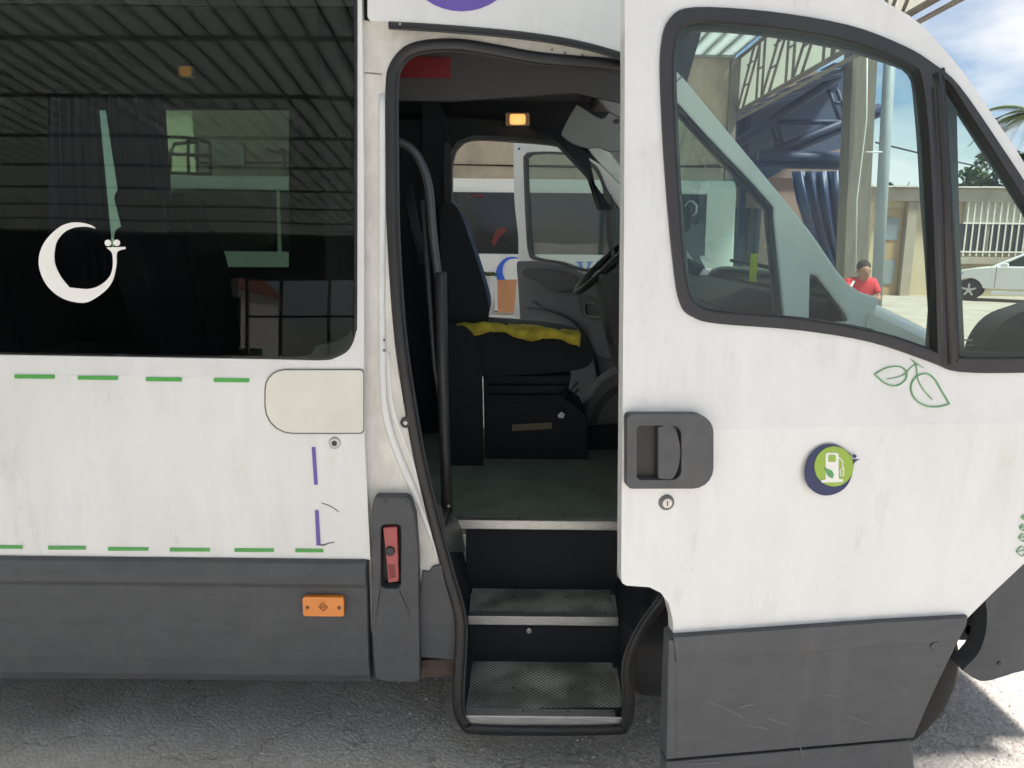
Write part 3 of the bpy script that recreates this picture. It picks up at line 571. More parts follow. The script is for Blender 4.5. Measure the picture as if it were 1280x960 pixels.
tube('ignition_ring', [PY(757, 355, 3.6) + Vector((.012 * math.cos(a) * 1.6, 0, .012 * math.sin(a) * 1.6)) for a in [rad(60 + 24 * k) for k in range(11)]], .003, steel, whl)
tube('stalk', [wc - wn * .08 - wy * .04, wc - wn * .07 - wy * .19 - wt * .02], .009, rubber, whl)
yslab('footwell_arch', cr_([(722, 580), (722, 580), (724, 540), (738, 500), (760, 474), (790, 462), (830, 470), (830, 580), (830, 580)], 4), 3.75, .2, trim_grey, bus, bevel=.02)
yslab('footwell_rim', cr_([(736, 532), (746, 505), (764, 486), (790, 476), (790, 476), (790, 484), (790, 484), (768, 494), (752, 512), (744, 534)], 3), 3.74, .02, plastic_dk, bus)
yslab('footwell_panel', [(735, 535), (790, 530), (790, 580), (735, 580)], 3.70, .04, navy, bus)
yslab('column_shroud', cr_([(752, 350), (762, 343), (792, 338), (792, 475), (776, 462), (767, 430), (760, 395)], 4), 3.42, .3, plastic_dk, bus, bevel=.015)
# grab rail, phone holder and clutter on the dashboard
ph = sub('phone_holder', bus)
yslab('clamp', cr_([(846, 254), (856, 250), (862, 258), (864, 280), (858, 290), (847, 288)], 3), 2.55, .04, rubber, ph, bevel=.006)
tube('chrome_loop', [PY(x, y, 2.54) for x, y in ((856, 258), (860, 252), (866, 252), (871, 257), (870, 266), (866, 270))], .004, steel, ph)
tube('holder_stem', [PY(862, 272, 2.56), PY(852, 284, 2.56), PY(852, 305, 2.6)], .008, rubber, ph)
hg = box('yellow_tag', .86, .885, .62, .625, 1.56, 1.66, mat('hivis_yellow', (.60, .62, .03), .6)); tag(hg, 'small yellow tag standing on the dashboard behind the windscreen', 'tag')
# sun visors
for nm, px, yc_, d in (('sun_visor', [(708, 96), (722, 92), (760, 99), (790, 100), (790, 150), (778, 148), (760, 138), (752, 128), (740, 116), (718, 108)], 3.25, .3), ('sun_visor', [(719, 134), (726, 134), (752, 149), (766, 139), (790, 150), (790, 184), (764, 189), (750, 184), (736, 185), (718, 180), (706, 172), (703, 164)], 3.5, .35)):
    q = yslab(nm, [(p.x, p.y) for p in cr_(px, 3)], yc_, .03, visor_grey, bus, bevel=.01, seg=3)
cyl('visor_clip', PY(771, 152, 3.495), (0, -1, 0), .012, .01, plastic_dk, q, n=12, bevel=.002)

# ---- front: A pillars, windscreen, bonnet, wing, bumper, wheel
ap_px = cr_([(812, 82), (838, 80), (897, 148), (967, 232), (1014, 290), (1061, 355), (1100, 372), (1100, 372), (1080, 440), (1080, 440), (985, 440), (985, 440), (976, 380), (966, 275), (958, 250), (886, 174), (818, 104)], 3)
ap = pslab('windscreen_pillar', [(p.x, p.y) for p in ap_px], BODY, -.03, .045, paint, bus, [[(1013, 342), (1022, 345), (1058, 392), (1062, 402), (1012, 402)]], up=True, bevel=.008)
pslab('corner_window', [(1013, 342), (1022, 345), (1058, 392), (1062, 402), (1012, 402)], BODY, -.04, .004, tint, ap, up=True)
pslab('pillar_seam', [(839, 106), (854, 93), (855, 94.5), (840, 107.5)], BODY, -.0285, .002, gapm, ap, up=True)
A1, A2 = BODY(838, 88, -.06, True), BODY(1058, 360, -.06, True)
mir = lambda p: Vector((p.x, 2.0 - p.y, p.z))
ws = raw('windscreen', [A1, A2, mir(A2), mir(A1)] + [q + Vector((.006, 0, .004)) for q in (A1, A2, mir(A2), mir(A1))], [(0, 1, 2, 3), (4, 7, 6, 5), (0, 4, 5, 1), (1, 5, 6, 2), (2, 6, 7, 3), (3, 7, 4, 0)], clear, bus)
fa = [mir(p) for p in [BODY(q.x, q.y, -.03, True) for q in ap_px]]
slab('windscreen_pillar', [p - Vector((0, .02, 0)) for p in fa], (0, .045, 0), paint, bus)
box('windscreen_header', .38, .50, .12, 1.88, 2.34, 2.46, head_grey, bus, bevel=.02)
# bonnet: swept sections from cowl to nose
def bonnet():
    secs = []
    for x, z, w in ((1.02, 1.575, .95), (1.12, 1.53, .965), (1.25, 1.47, .965), (1.45, 1.375, .955), (1.75, 1.20, .90), (1.94, 1.0, .84)):
        s = []
        for k in range(13):
            t = -1 + k / 6; e = 1 - abs(t) ** 6; s.append(Vector((x - .06 * (1 - e) * 0, 1.0 + t * w, z + .02 * (1 - t * t) - .07 * abs(t) ** 8)))
        secs.append(s)
    v = [p for s in secs for p in s]; n = 13
    o = raw('bonnet', v, [(r * n + i, r * n + i + 1, (r + 1) * n + i + 1, (r + 1) * n + i) for r in range(len(secs) - 1) for i in range(n - 1)], paint, bus, smooth=True)
    s = o.modifiers.new('thick', 'SOLIDIFY'); s.thickness = .02
bonnet()
box('cowl', .96, 1.06, .10, 1.9, 1.46, 1.53, plastic_dk, bus, bevel=.01)
tube('wiper', [(1.02, .35, 1.57), (.99, .9, 1.61), (.98, 1.3, 1.62)], .008, rubber, bus)
AC = Vector((1.10, 0, .36)); AR = .475
arch = [(AC.x + AR * math.cos(a), AC.z + AR * math.sin(a)) for a in [rad(8 + 164 * k / 20) for k in range(21)]]
wing = [(1.92, .62), (1.92, .93), (1.75, 1.13), (1.45, 1.31), (1.25, 1.405), (1.12, 1.465), (1.04, 1.50), (1.03, 1.40), (.80, 1.38), (.79, 1.0), (.70, .80)]
slab('front_wing', [(x, .02, z) for x, z in wing] + [(x, .02, z) for x, z in reversed(arch) if z > .74], (0, .03, 0), paint, bus, bevel=.006)
slab('front_wing', [(x, 1.95, z) for x, z in wing] + [(x, 1.95, z) for x, z in reversed(arch) if z > .74], (0, .03, 0), paint, bus)
fl_px = cr_([(1226, 733), (1226, 733), (1250, 708), (1290, 672), (1290, 672), (1420, 660), (1420, 660), (1420, 815), (1420, 815), (1290, 836), (1240, 850), (1222, 850), (1203, 838), (1203, 838), (1222, 818), (1231, 796), (1234, 770), (1231, 748)], 3)
bm_ = pslab('bumper_corner', [(p.x, p.y) for p in fl_px], BODY, .012, .07, plastic, bus, up=False, bevel=.014, seg=3)
cyl('bumper_screw', BODY(1249, 829, .012, False), (0, -1, 0), .007, .004, plastic_dk, bm_, n=10)
box('bumper', 1.80, 2.02, .10, 1.94, .34, .72, plastic, bus, bevel=.03)
yslab('bracket_bar', [(1150, 778), (1230, 752), (1230, 800), (1150, 800)], 2.34, .06, rubber, bus, [circ(1211, 788, 4, 10, 7)])
def wheel(parent, c, r, w, name='front_wheel', side=-1, rimm=None):
    k = sub(name, parent); c = Vector(c); prof = [(-w / 2, r * .62), (-w / 2 - .004, r * .75), (-w / 2 + .004, r * .93), (-w / 2 + .03, r), (w / 2 - .03, r), (w / 2, r * .93), (w / 2, r * .62)]; v = []; f = []; n = 36; q = len(prof)
    for i in range(n):
        a = 2 * math.pi * i / n
        for y_, rr in prof: v.append((c.x + rr * math.cos(a), c.y + y_, c.z + rr * math.sin(a)))
    for i in range(n):
        for j in range(q): f.append((i * q + j, i * q + (j + 1) % q, ((i + 1) % n) * q + (j + 1) % q, ((i + 1) % n) * q + j))
    raw('tyre', v, f, tyre_m, k, smooth=True)
    m = rimm or steel; cyl('rim', (c.x, c.y + side * w * .12, c.z), (0, 1, 0), r * .61, .02, MATS['dark_plastic'] if rimm else m, k, n=28)
    if rimm:
        for s in range(5):
            a = rad(90 + 72 * s); d = Vector((math.cos(a), 0, math.sin(a))); p = Vector((-d.z, 0, d.x)); cc = c + Vector((0, side * w * .38, 0))
            raw('spoke', [cc + d * r * .1 + p * r * .1, cc + d * r * .6 + p * r * .07, cc + d * r * .6 - p * r * .07, cc + d * r * .1 - p * r * .1] + [q2 + Vector((0, -side * .03, 0)) for q2 in (cc + d * r * .1 + p * r * .1, cc + d * r * .6 + p * r * .07, cc + d * r * .6 - p * r * .07, cc + d * r * .1 - p * r * .1)], [(0, 1, 2, 3), (4, 7, 6, 5), (0, 4, 5, 1), (1, 5, 6, 2), (2, 6, 7, 3), (3, 7, 4, 0)], rimm, k)
        cyl('hub_cap', c + Vector((0, side * w * .42, 0)), (0, 1, 0), r * .13, .02, rimm, k, n=14)
    return k
wheel(bus, (1.13, .17, .335), .335, .21); wheel(bus, (1.145, 1.82, .335), .335, .21, side=1); wheel(bus, (-3.6, .22, .335), .335, .21, 'rear_wheel'); wheel(bus, (-3.6, 1.8, .335), .335, .21, 'rear_wheel', 1)
box('underfloor', XR + .1, -.5, .10, 1.9, .42, .6, rubber, bus); box('front_subframe', .55, 1.8, .62, 1.4, .34, .66, rubber, bus)
# near side mirror, seen behind the quarter glass
mr = yslab('door_mirror', cr_([(1232, 447), (1238, 425), (1256, 402), (1285, 388), (1340, 380), (1340, 462), (1240, 462)], 4), 2.02, .10, plastic_dk, bus, bevel=.02, seg=3)
tube('mirror_arm', [PY(1290, 430, 2.06), PY(1240, 440, 2.25)], .02, plastic_dk, mr)

# passenger seats seen as dark shapes behind the tinted glass
def pseat(x, y):
    k = sub('passenger_seat', bus)
    profile_y('backrest', [(x - .05, zs[2] + .40), (x + .05, zs[2] + .40), (x - .02, 1.62), (x - .06, 1.74), (x - .13, 1.74), (x - .15, 1.6)], y, y + .42, seat_blk, k, bevel=.04, seg=3)
    box('cushion', x - .05, x + .42, y, y + .42, zs[2] + .36, zs[2] + .48, seat_blk, k, bevel=.03)
    profile_y('headrest', [(x - .14, 1.70), (x - .05, 1.70), (x - .07, 1.88), (x - .13, 1.90), (x - .17, 1.86)], y + .09, y + .33, seat_blk, k, bevel=.03, seg=3)
    for yy in (.06, .34): box('leg', x + .12, x + .16, y + yy, y + yy + .03, zs[2], zs[2] + .37, rubber, k)
for x, y in ((-1.42, 1.30), (-1.42, .82), (-2.3, 1.36), (-2.3, .9), (-2.3, .12), (-3.2, 1.36), (-3.2, .12)): pseat(x, y)

# ---- the open front door, swung out and forward in front of the wing
dr = sub('front_door', bus)
lo_px = [(778, 540), (777, 640), (776.5, 722), (778, 729), (783, 732), (812, 734), (826, 741), (836, 755), (841, 775), (842, 800), (1000, 790), (1100, 783), (1206, 776), (1240, 742), (1290, 695), (1350, 640), (1385, 580), (1392, 524)]
pslab('lower_skin', lo_px + [(1280, 526.5), (1100, 531), (900, 537)], DOOR, 0, .035, paint, dr, up=False)
H = cr_([(826, 110), (827, 55), (838, 22), (868, 9), (960, 14), (1060, 31), (1130, 57), (1168, 80), (1200, 108), (1250, 180), (1300, 258), (1342, 345), (1362, 440), (1362, 462), (1362, 462), (1280, 466), (1200, 465), (1165, 453), (1090, 428), (1000, 413), (900, 405), (868, 397), (851, 380), (842, 330), (832, 220)], 4)
top_px = [(778, 540), (780, 300), (781, 100), (781, -60), (850, -62), (960, -50), (1040, -28)] + [(p.x, p.y) for p in cr_([(1080, -12), (1115, 7), (1150, 30), (1200, 85), (1240, 143), (1280, 203), (1335, 300), (1378, 420), (1392, 524)], 3, False)] + [(1280, 526.5), (1100, 531), (900, 537)]
Hl = [(p.x, p.y) for p in H]
pslab('window_surround', top_px, DOOR, 0, .035, paint, dr, [Hl], up=True)
# inner leaf with its own opening, seen through the glass along the edges
Hi = cr_([(846, 110), (848, 70), (858, 46), (880, 38), (960, 44), (1050, 60), (1110, 78), (1138, 92), (1146, 130), (1154, 250), (1160, 436), (1090, 411), (1000, 396), (905, 388), (880, 380), (866, 362), (859, 320), (851, 220)], 3)
Hq = cr_([(1196, 135), (1196, 135), (1225, 180), (1280, 264), (1325, 350), (1338, 440), (1338, 440), (1206, 440), (1206, 440), (1200, 300)], 3)
inner = mat('inner_frame', (.09, .085, .082), .6, var=.2)
pslab('inner_leaf', [(790, 520), (792, -45), (960, -40), (1080, 0), (1150, 42), (1240, 160), (1340, 330), (1375, 500)], DOOR, -.055, .012, inner, dr, [[(p.x, p.y) for p in Hi], [(p.x, p.y) for p in Hq]], up=True)
G1 = cr_([(840, 110), (841, 62), (851, 36), (874, 26), (960, 31), (1050, 46), (1110, 66), (1142, 82), (1152, 95), (1160, 150), (1166, 250), (1172, 425), (1170, 440), (1156, 436), (1100, 418), (1000, 400), (905, 392), (877, 386), (861, 370), (853, 325), (845, 220)], 4)
G2 = cr_([(1178, 100), (1180, 98), (1190, 106), (1215, 145), (1262, 218), (1305, 288), (1335, 355), (1350, 446), (1350, 446), (1280, 449), (1202, 448), (1197, 440), (1190, 300)], 4)
g1, g2 = [(p.x, p.y) for p in G1], [(p.x, p.y) for p in G2]
pslab('window_frame', Hl, DOOR, .006, .03, mat('frame_black', (.028, .027, .03), .42, var=.2), dr, [g1, g2], up=True, bevel=.004)
tube('glass_seal', [DOOR(p.x, p.y, -.004, True) for p in G1], .006, rubber, dr, closed=True)
tube('glass_seal', [DOOR(p.x, p.y, -.004, True) for p in G2], .006, rubber, dr, closed=True)
dv = [(1171, 92), (1176, 110), (1184, 250), (1190, 455)]
tube('divider_bar', [DOOR(x - 2, y, .004, True) for x, y in dv], .010, rubber, dr, flat=.8); tube('divider_bar', [DOOR(x - 12, y, .002, True) for x, y in dv[1:]], .006, MATS['frame_black'], dr)
pslab('door_window', g1, DOOR, -.010, .004, clear, dr, up=True)
q = pslab('quarter_window', g2, DOOR, -.010, .004, clear, dr, up=True)
pslab('glass_marking', [(1205, 424), (1216, 424), (1216, 426), (1205, 426)], DOOR, -.009, .0012, mat('glass_print', (.1, .12, .12), .6), q, up=True)
pslab('glass_marking', [(1203, 431), (1218, 431), (1218, 431.8), (1203, 431.8)], DOOR, -.009, .0012, MATS['glass_print'], q, up=True)
# skirt of the door
sk = [(838, 797), (843, 794), (1000, 783), (1100, 776), (1210, 770), (1208, 782), (1196, 805), (1168, 862), (1142, 922), (1040, 931), (833, 949), (835, 870)]
dsk = pslab('door_skirt', sk, DOOR, .010, .05, plastic, dr, up=False, bevel=.006)
pslab('skirt_ledge', [(842, 797), (1000, 785.5), (1100, 778.5), (1207, 772.5), (1197, 795), (1165, 803), (1000, 815), (846, 829)], DOOR, .019, .012, plastic, dr, up=False, bevel=.006)
pslab('skirt_edge', [(836, 800), (845, 800), (845, 946), (833, 948)], DOOR, .016, .012, plastic, dr, up=False, bevel=.004)
cyl('skirt_plug', DOOR(1168, 807, .010, False), DOOR.n1, .012, .004, plastic, dr, n=14, bevel=.002)
pslab('step_flap', [(832, 952), (1140, 926), (1148, 985), (1150, 1010), (832, 1040)], DOOR, .004, .05, plastic, dr, up=False, bevel=.008)
scm = mat('skirt_scratch', (.16, .16, .165), .8)
for sp in ([(884, 877), (900, 882), (920, 892), (928, 897)], [(924, 884), (943, 880)], [(935, 907), (960, 911)], [(960, 898), (985, 906)], [(1030, 868), (1048, 870)], [(1060, 895), (1086, 904)], [(1000, 932), (1003, 948)], [(860, 955), (900, 953)]): ribbon('scratch', sp, 1.1, DOOR, .0115 if sp[0][1] < 925 else .006, scm, dsk, up=False)
# handle
hb = rrect(784, 518, 892, 611, 10, rs=(7, 22, 26, 6))
h1 = pslab('handle_bezel', hb, DOOR, .026, .034, plastic, dr, [rrect(796, 532, 852, 600, 5, rs=(5, 12, 12, 5))], up=False, bevel=.006, seg=3)
pslab('handle_recess', rrect(790, 526, 858, 606, 5), DOOR, .005, .004, rubber, dr, up=False)
pslab('handle_paddle', cr_([(823, 534), (823, 534), (838, 531), (846, 540), (851, 566), (846, 590), (838, 600), (823, 598), (823, 598)], 4), DOOR, .023, .014, plastic, dr, up=False, bevel=.005)
lk = DOOR(832.5, 627.5, -.002, False); cyl('lock', lk, DOOR.n1, .0185, .008, mat('lock_ring', (.12, .12, .12), .4), dr, n=24, bevel=.003); cyl('lock_core', lk + DOOR.n1 * .0082, DOOR.n1, .0115, .002, alu, dr, n=20)
raw('key_slot', [lk + DOOR.n1 * .0112 + Vector((a, 0, b)) for a, b in ((-.0012, -.006), (.0012, -.006), (.0012, .006), (-.0012, .006))], [(0, 1, 2, 3)], rubber, dr)
# stickers on the door
z6 = lambda L: [(770 + a * .3984, 440 + b * .3984) for a, b in L]
def rib6(pts, w, closed=False, n=5, m=leaf_v, off=.003, up=False):
    p = [(q.x, q.y) for q in cr_(z6(pts), n, closed)]; return ribbon('leaf_sticker', p, w, DOOR, off, m, dr, up=up, closed=closed)
rib6([(812, 70), (812, 70), (850, 50), (890, 46), (912, 62), (908, 88), (880, 106), (845, 98)], 1.5, True, up=True)
rib6([(850, 85), (882, 80), (908, 68), (930, 45), (948, 38)], .9, up=True)
rib6([(1047, 163), (1047, 163), (1020, 118), (1000, 85), (975, 68), (942, 78), (926, 110), (937, 145), (970, 168), (1010, 172)], 1.6, True, up=True)
rib6([(993, 149), (965, 118), (948, 85), (942, 40), (930, 25)], 1.0, up=True); rib6([(924, 22), (945, 38), (965, 50)], .8, up=True)
for cx_, cy_, s in ((1279, 520, 7), (1275, 552, 9), (1274, 584, 11), (1270, 627, 14)):
    rib6([(cx_ - s * .9, cy_), (cx_ - s * .9, cy_), (cx_ + s * .2, cy_ - s * 1.2), (cx_ + s * 1.2, cy_ - s * .6), (cx_ + s * 1.2, cy_ - s * .6), (cx_ + s * .8, cy_ + s * .6), (cx_ + s * .2, cy_ + s)], .9, True, 3); rib6([(cx_ - s * .7, cy_), (cx_ + s, cy_ - s * .4)], .6)
em = pslab('emblem', [(p.x, p.y) for p in cr_(z6([(735, 318), (735, 318), (700, 294), (665, 289), (630, 302), (603, 335), (592, 380), (603, 420), (635, 446), (675, 449), (715, 430), (738, 395), (747, 350), (766, 336), (766, 336), (738, 337), (738, 337)]), 4)], DOOR, .003, .0015, navy_v, dr, up=True)
for cx_ in (731, 749): pslab('emblem_dot', z6(circ(cx_, 327, 6, 12)), DOOR, .003, .0015, navy_v, dr, up=True)
pslab('emblem_disc', z6(circ(684, 359, 61, 32, 63)), DOOR, .0045, .0015, lime_v, dr, up=True)
pslab('pump_icon', z6([(658, 320), (664, 316), (692, 316), (698, 320), (699, 398), (712, 400), (712, 408), (645, 410), (645, 402), (658, 400)]), DOOR, .006, .0015, white_v, dr, up=True)
pslab('pump_screen', z6(rrect(667, 323, 690, 345, 3)), DOOR, .0072, .001, lime_v, dr, up=True)
ribbon('pump_hose', z6([(699, 330), (710, 342), (712, 362), (704, 372), (707, 390), (714, 388), (714, 362)]), 1.1, DOOR, .006, white_v, dr, up=True)
pslab('pump_leaf', z6([(655, 362), (668, 368), (678, 372), (684, 384), (680, 397), (668, 392), (660, 380)]), DOOR, .0072, .001, leaf_v, dr, up=True)
# strut that carries the door
tube('door_arm', [PY(559, 645, 2.45), (.05, .10, .62), (.45, -.12, .62), (.75, -.36, .62)], .016, rubber, dr) if False else None
tube('hinge_arm', [(1.30, .04, 1.0), (1.42, -.15, 1.0), (1.32, -.30, 1.0)], .02, rubber, dr)

# ---- driver's door, open on the far side
th = rad(46); HX = .86
dd = sub('driver_door', bus)
DP = Vector((HX, 1.98, 0)); DN = Vector((math.sin(th), math.cos(th), 0))      # door runs back and outward from the hinge
def PD(x, y, off=0): return PL(x, y, DP - DN * off, DN)
def dslab(name, px, off, thick, m, parent, holes=(), **k): return slab(name, [PD(a, b, off) for a, b in px], DN * thick, m, parent, [[PD(a, b, off) for a, b in h] for h in holes], **k)
pp = lambda L, n=4: [(q.x, q.y) for q in cr_(L, n)]
do = pp([(642, 184), (646, 179), (690, 182), (728, 190), (752, 206), (790, 250), (840, 320), (850, 430), (850, 520), (850, 520), (655, 520), (655, 520), (642, 440), (642, 400), (646, 350), (648, 300), (643, 250)])
wn_ = pp([(654, 205), (656, 194), (664, 190), (700, 190), (728, 196), (746, 210), (756, 232), (766, 250), (800, 300), (812, 330), (770, 332), (735, 340), (700, 330), (668, 325), (660, 315), (657, 280)])
dslab('door_skin', do, 0, .04, paint, dd, [wn_], bevel=.004)
win_in = pp([(657, 205), (659, 197), (666, 193), (700, 193), (727, 199), (743, 213), (754, 240), (759, 300), (760, 316), (735, 336), (700, 327), (671, 322), (663, 313), (660, 280)])
win_q = pp([(763, 245), (768, 256), (798, 302), (800, 320), (768, 325), (766, 300)])
dslab('window_frame', wn_, .008, .03, mat('dd_frame', (.05, .05, .055), .5), dd, [win_in, win_q], bevel=.002)
dslab('door_window', win_in, -.01, .004, clear_far, dd); dslab('quarter_window', win_q, -.01, .004, clear_far, dd)
trim = pp([(646, 330), (652, 327), (668, 327), (700, 333), (735, 346), (780, 340), (850, 350), (850, 520), (850, 520), (658, 520), (658, 520), (652, 430), (648, 360)])
dslab('door_trim', trim, .05, .05, trim_grey, dd, bevel=.008)
dslab('armrest', pp([(654, 338), (672, 336), (700, 340), (728, 350), (716, 362), (690, 364), (670, 352), (656, 346)]), .085, .03, plastic_dk, dd, bevel=.01)
dslab('pull_recess', pp([(722, 374), (726, 369), (742, 371), (756, 380), (758, 392), (748, 400), (734, 398), (727, 392)]), .053, .006, plastic_dk, dd, bevel=.002)
tube('pull_ring', [PD(x, y, .06) for x, y in pp([(732, 380), (744, 380), (753, 386), (752, 395), (742, 396), (732, 393)])], .005, mat('handle_grey', (.2, .2, .21), .4), dd, closed=True)
dslab('door_pocket', pp([(658, 386), (680, 388), (705, 397), (725, 414), (738, 440), (745, 470), (745, 520), (745, 520), (660, 520), (660, 520)]), .075, .03, trim_grey, dd, bevel=.006)
tube('pocket_edge', [PD(x, y, .078) for x, y in [(q.x, q.y) for q in cr_([(658, 385), (680, 387), (706, 396), (727, 414), (741, 442), (747, 470)], 4, False)]], .006, plastic_dk, dd)
dslab('lower_pocket', pp([(738, 412), (745, 400), (790, 392), (790, 450), (790, 450), (745, 445)]), .07, .02, trim_grey, dd, bevel=.006)
cyl('door_bolt', PD(649, 186, .002), -DN, .008, .004, rubber, dd, n=10)

# ------------------------------------------------------------------ opposite minibus
ob = thing('parked_minibus', 'white minibus parked beside the concrete wall, blue crescent under its windows', 'minibus', (-.6, 9.4, 0))
ob_white = mat('far_bus_white', (.72, .72, .70), .4, var=.06, scale=2, coat=.2)
yb = 10.6 - 2.2; zw0, zw1 = PY(600, 317, 10.6).z, PY(600, 240, 10.6).z; zr = PY(600, 222, 10.6).z
XA, XB = -4.8, 3.0
profile_x('body', [(yb, .45), (yb, zw0 - .02), (yb + .06, zr - .1), (yb + .16, zr), (yb + 1.0, zr + .06), (yb + 1.84, zr), (yb + 1.98, zr - .1), (yb + 2.0, .45)], XA, XB, ob_white, ob, bevel=.03)
lean2 = .06 / (zr - .1 - zw0 + .02)
for i, (a, b) in enumerate(((-4.6, -3.2), (-3.15, -.95), (-.92, 2.6))):
    slab('window', [(x, yb - .008 + (z - zw0) * lean2 * .9, z) for x, z in ((a, zw0), (b, zw0), (b, zw1), (a, zw1))], (0, .006, 0), mat('far_bus_glass', (.018, .02, .022), .07, var=.3, scale=2), ob)
box('skirt', XA, XB, yb - .015, yb + .05, .38, .74, plastic, ob, bevel=.01)
wheel(ob, (-3.7, yb + .14, .34), .34, .22, 'wheel', -1); wheel(ob, (2.0, yb + .14, .34), .34, .22, 'wheel', -1); wheel(ob, (-3.7, yb + 1.86, .34), .34, .22, 'wheel', 1); wheel(ob, (2.0, yb + 1.86, .34), .34, .22, 'wheel', 1)
def far_cres(x0, y0, s):
    return [(x0 + (a - 272) * s, y0 + (b - 272) * s) for a, b in CRES]
yslab('crescent_emblem', far_cres(620, 321, .075), 10.59, .004, blue_v, ob)
LV = [[(720, 327), (729, 327), (729, 328.5), (727, 329), (731, 340), (735.5, 329), (733, 328.5), (733, 327), (741, 327), (741, 328.5), (739, 329), (732, 346), (730, 346), (722.5, 329), (720, 328.5)], [(744, 332), (748.5, 331), (748.5, 344), (750, 345), (750, 346), (743, 346), (743, 345), (745, 344), (745, 333.5), (744, 333.5)], circ(746.8, 328, 1.7, 10)]
for l in LV: yslab('letter', l, 10.59, .004, blue_v, ob)
slab('red_sticker', [PY(x, y, 10.585) for x, y in ((590, 243.5), (605, 243.5), (605, 245.5), (590, 245.5))], (0, .004, 0), red_v, ob)
# red cloth behind the glass of the far bus would be invisible on dark glass: a pane sticker
slab('red_poster', [PY(x, y, 10.585) for x, y in ((614, 302), (620, 288), (631, 283), (633, 288), (624, 297), (618, 308))], (0, .003, 0), mat('poster_red', (.13, .02, .02), .6, var=.3), ob)
tb = thing('slatted_bench', 'low white slatted bench in front of the parked minibus', 'bench', (-.4, 7.7, 0))
bw = mat('bench_white', (.6, .58, .54), .6, var=.25, scale=12)
zt_ = PY(600, 392, 9.9).z
for k in range(4): box('slat', -1.3, .55, 7.45 + .12 * k, 7.54 + .12 * k, zt_ - .03, zt_, bw, tb)
for xx in (-1.25, .48):
    for yy in (7.47, 7.84): box('leg', xx, xx + .05, yy, yy + .05, 0, zt_ - .03, bw, tb)
box('rail', -1.25, .53, 7.48, 7.51, zt_ - .16, zt_ - .09, bw, tb)
cb = raw('cardboard_sheet', *(lambda p, e: (p + [q + e for q in p], [(0, 1, 2, 3), (4, 7, 6, 5), (0, 4, 5, 1), (1, 5, 6, 2), (2, 6, 7, 3), (3, 7, 4, 0)]))([PY(622, 350, 10.0), PY(660, 349, 10.0), PY(660, 391, 9.75), PY(622, 391, 9.75)], Vector((0, .02, 0))), mat('cardboard', (.46, .21, .10), .85, var=.12, scale=14)); tag(cb, 'upright brown cardboard sheet standing on the white slatted bench', 'cardboard')
def clutter():
    rnd = random.Random(4); v = []; f = []
    for _ in range(60):
        p = PY(612 + rnd.uniform(-7, 7), 346 + rnd.uniform(-4, 0), 9.9); s = .03; a = rnd.uniform(0, 6); b = len(v)
        v.extend([p, p + Vector((math.cos(a) * s, math.sin(a) * s, s)), p + Vector((-math.sin(a) * s, math.cos(a) * s, s * .6))]); f.append((b, b + 1, b + 2))
    t = thing('potted_plant', 'small potted plant on the bench beside the cardboard sheet', 'plant', PY(612, 392, 9.9))
    raw('leaf', v, f, mat('pot_leaf', (.10, .14, .05), .8), t); c0 = PY(612, 392, 9.9); cyl('pot', c0 + Vector((0, 0, .002)), (0, 0, 1), .06, PY(612, 347, 9.9).z - c0.z, mat('pot_white', (.5, .5, .5), .6), t, r2=.075)
clutter()

# ------------------------------------------------------------------ canopy over the parking place
cz = 5.0; CX0, CX1, CY0, CY1 = -16.0, 4.0, -20.0, 12.6
can = thing('parking_canopy', 'large metal canopy with slatted ceiling and lattice edge girder over the minibus', 'canopy', (-5, -3, 0))
def sheet_mat(name, col, tr):                  # sheet made translucent to brighten everything under the canopy
    m = mat(name, col, .7, var=.15, scale=2); N = m.node_tree.nodes; L = m.node_tree.links; b = N['Principled BSDF']; t = N.new('ShaderNodeBsdfTranslucent'); t.inputs[0].default_value = (*col, 1)
    x = N.new('ShaderNodeMixShader'); x.inputs[0].default_value = tr; L.new(b.outputs[0], x.inputs[1]); L.new(t.outputs[0], x.inputs[2]); L.new(x.outputs[0], N['Material Output'].inputs[0]); return m
ceil_m = sheet_mat('ceiling_slat', (.80, .83, .84), .88)
can_st = mat('canopy_steel', (.20, .18, .16), .65, var=.25, scale=4)
XE, YE = -1.35, -2.35                              # unseen roof edges, shaped to admit daylight yet keep sun off the minibus
dkm = sheet_mat('deck_sheet', (.80, .80, .78), .9); gap_blocker_m = mat('gap_blocker_dark', (.05, .05, .05), .9); pur_m = mat('purlin_grey', (.30, .30, .29), .7)
box('deck', CX0, XE, CY0, CY1, cz + .06, cz + .10, dkm, can); box('deck', XE, CX1, YE, CY1, cz + .06, cz + .10, dkm, can)
def strip_mesh(nm, w, y0, z0, z1, m):
    v, f = boxv(-w, w, y0, CY1, z0, z1); me = bpy.data.meshes.new(nm); me.from_pydata(v, [], f); me.materials.append(m); return me
SL = {y0: (strip_mesh('slat', .1235, y0, cz, cz + .025, ceil_m), strip_mesh('gap_blocker', .046, y0, cz + .034, cz + .05, gap_blocker_m)) for y0 in (CY0, YE)}  # dark strips over the slat gaps, added to block daylight there
for k in range(int((CX1 - CX0) / .285)):
    x = CX0 + .14 + k * .285; sm_, bm2 = SL[CY0 if x < XE - .1 else YE]
    for nm, me, dx in (('slat', sm_, 0), ('gap_blocker', bm2, .1425)):
        o = bpy.data.objects.new(nm, me); COL.objects.link(o); o.parent = can; o.location = Vector((x + dx, 0, random.uniform(0, .006))) - WL[can.name]
yq = CY0 + .1
while yq < CY1:
    box('purlin', CX0, (CX1 if yq > YE else XE) - .06, yq, yq + .05, cz - .05, cz - .004, pur_m, can); yq += 1.9
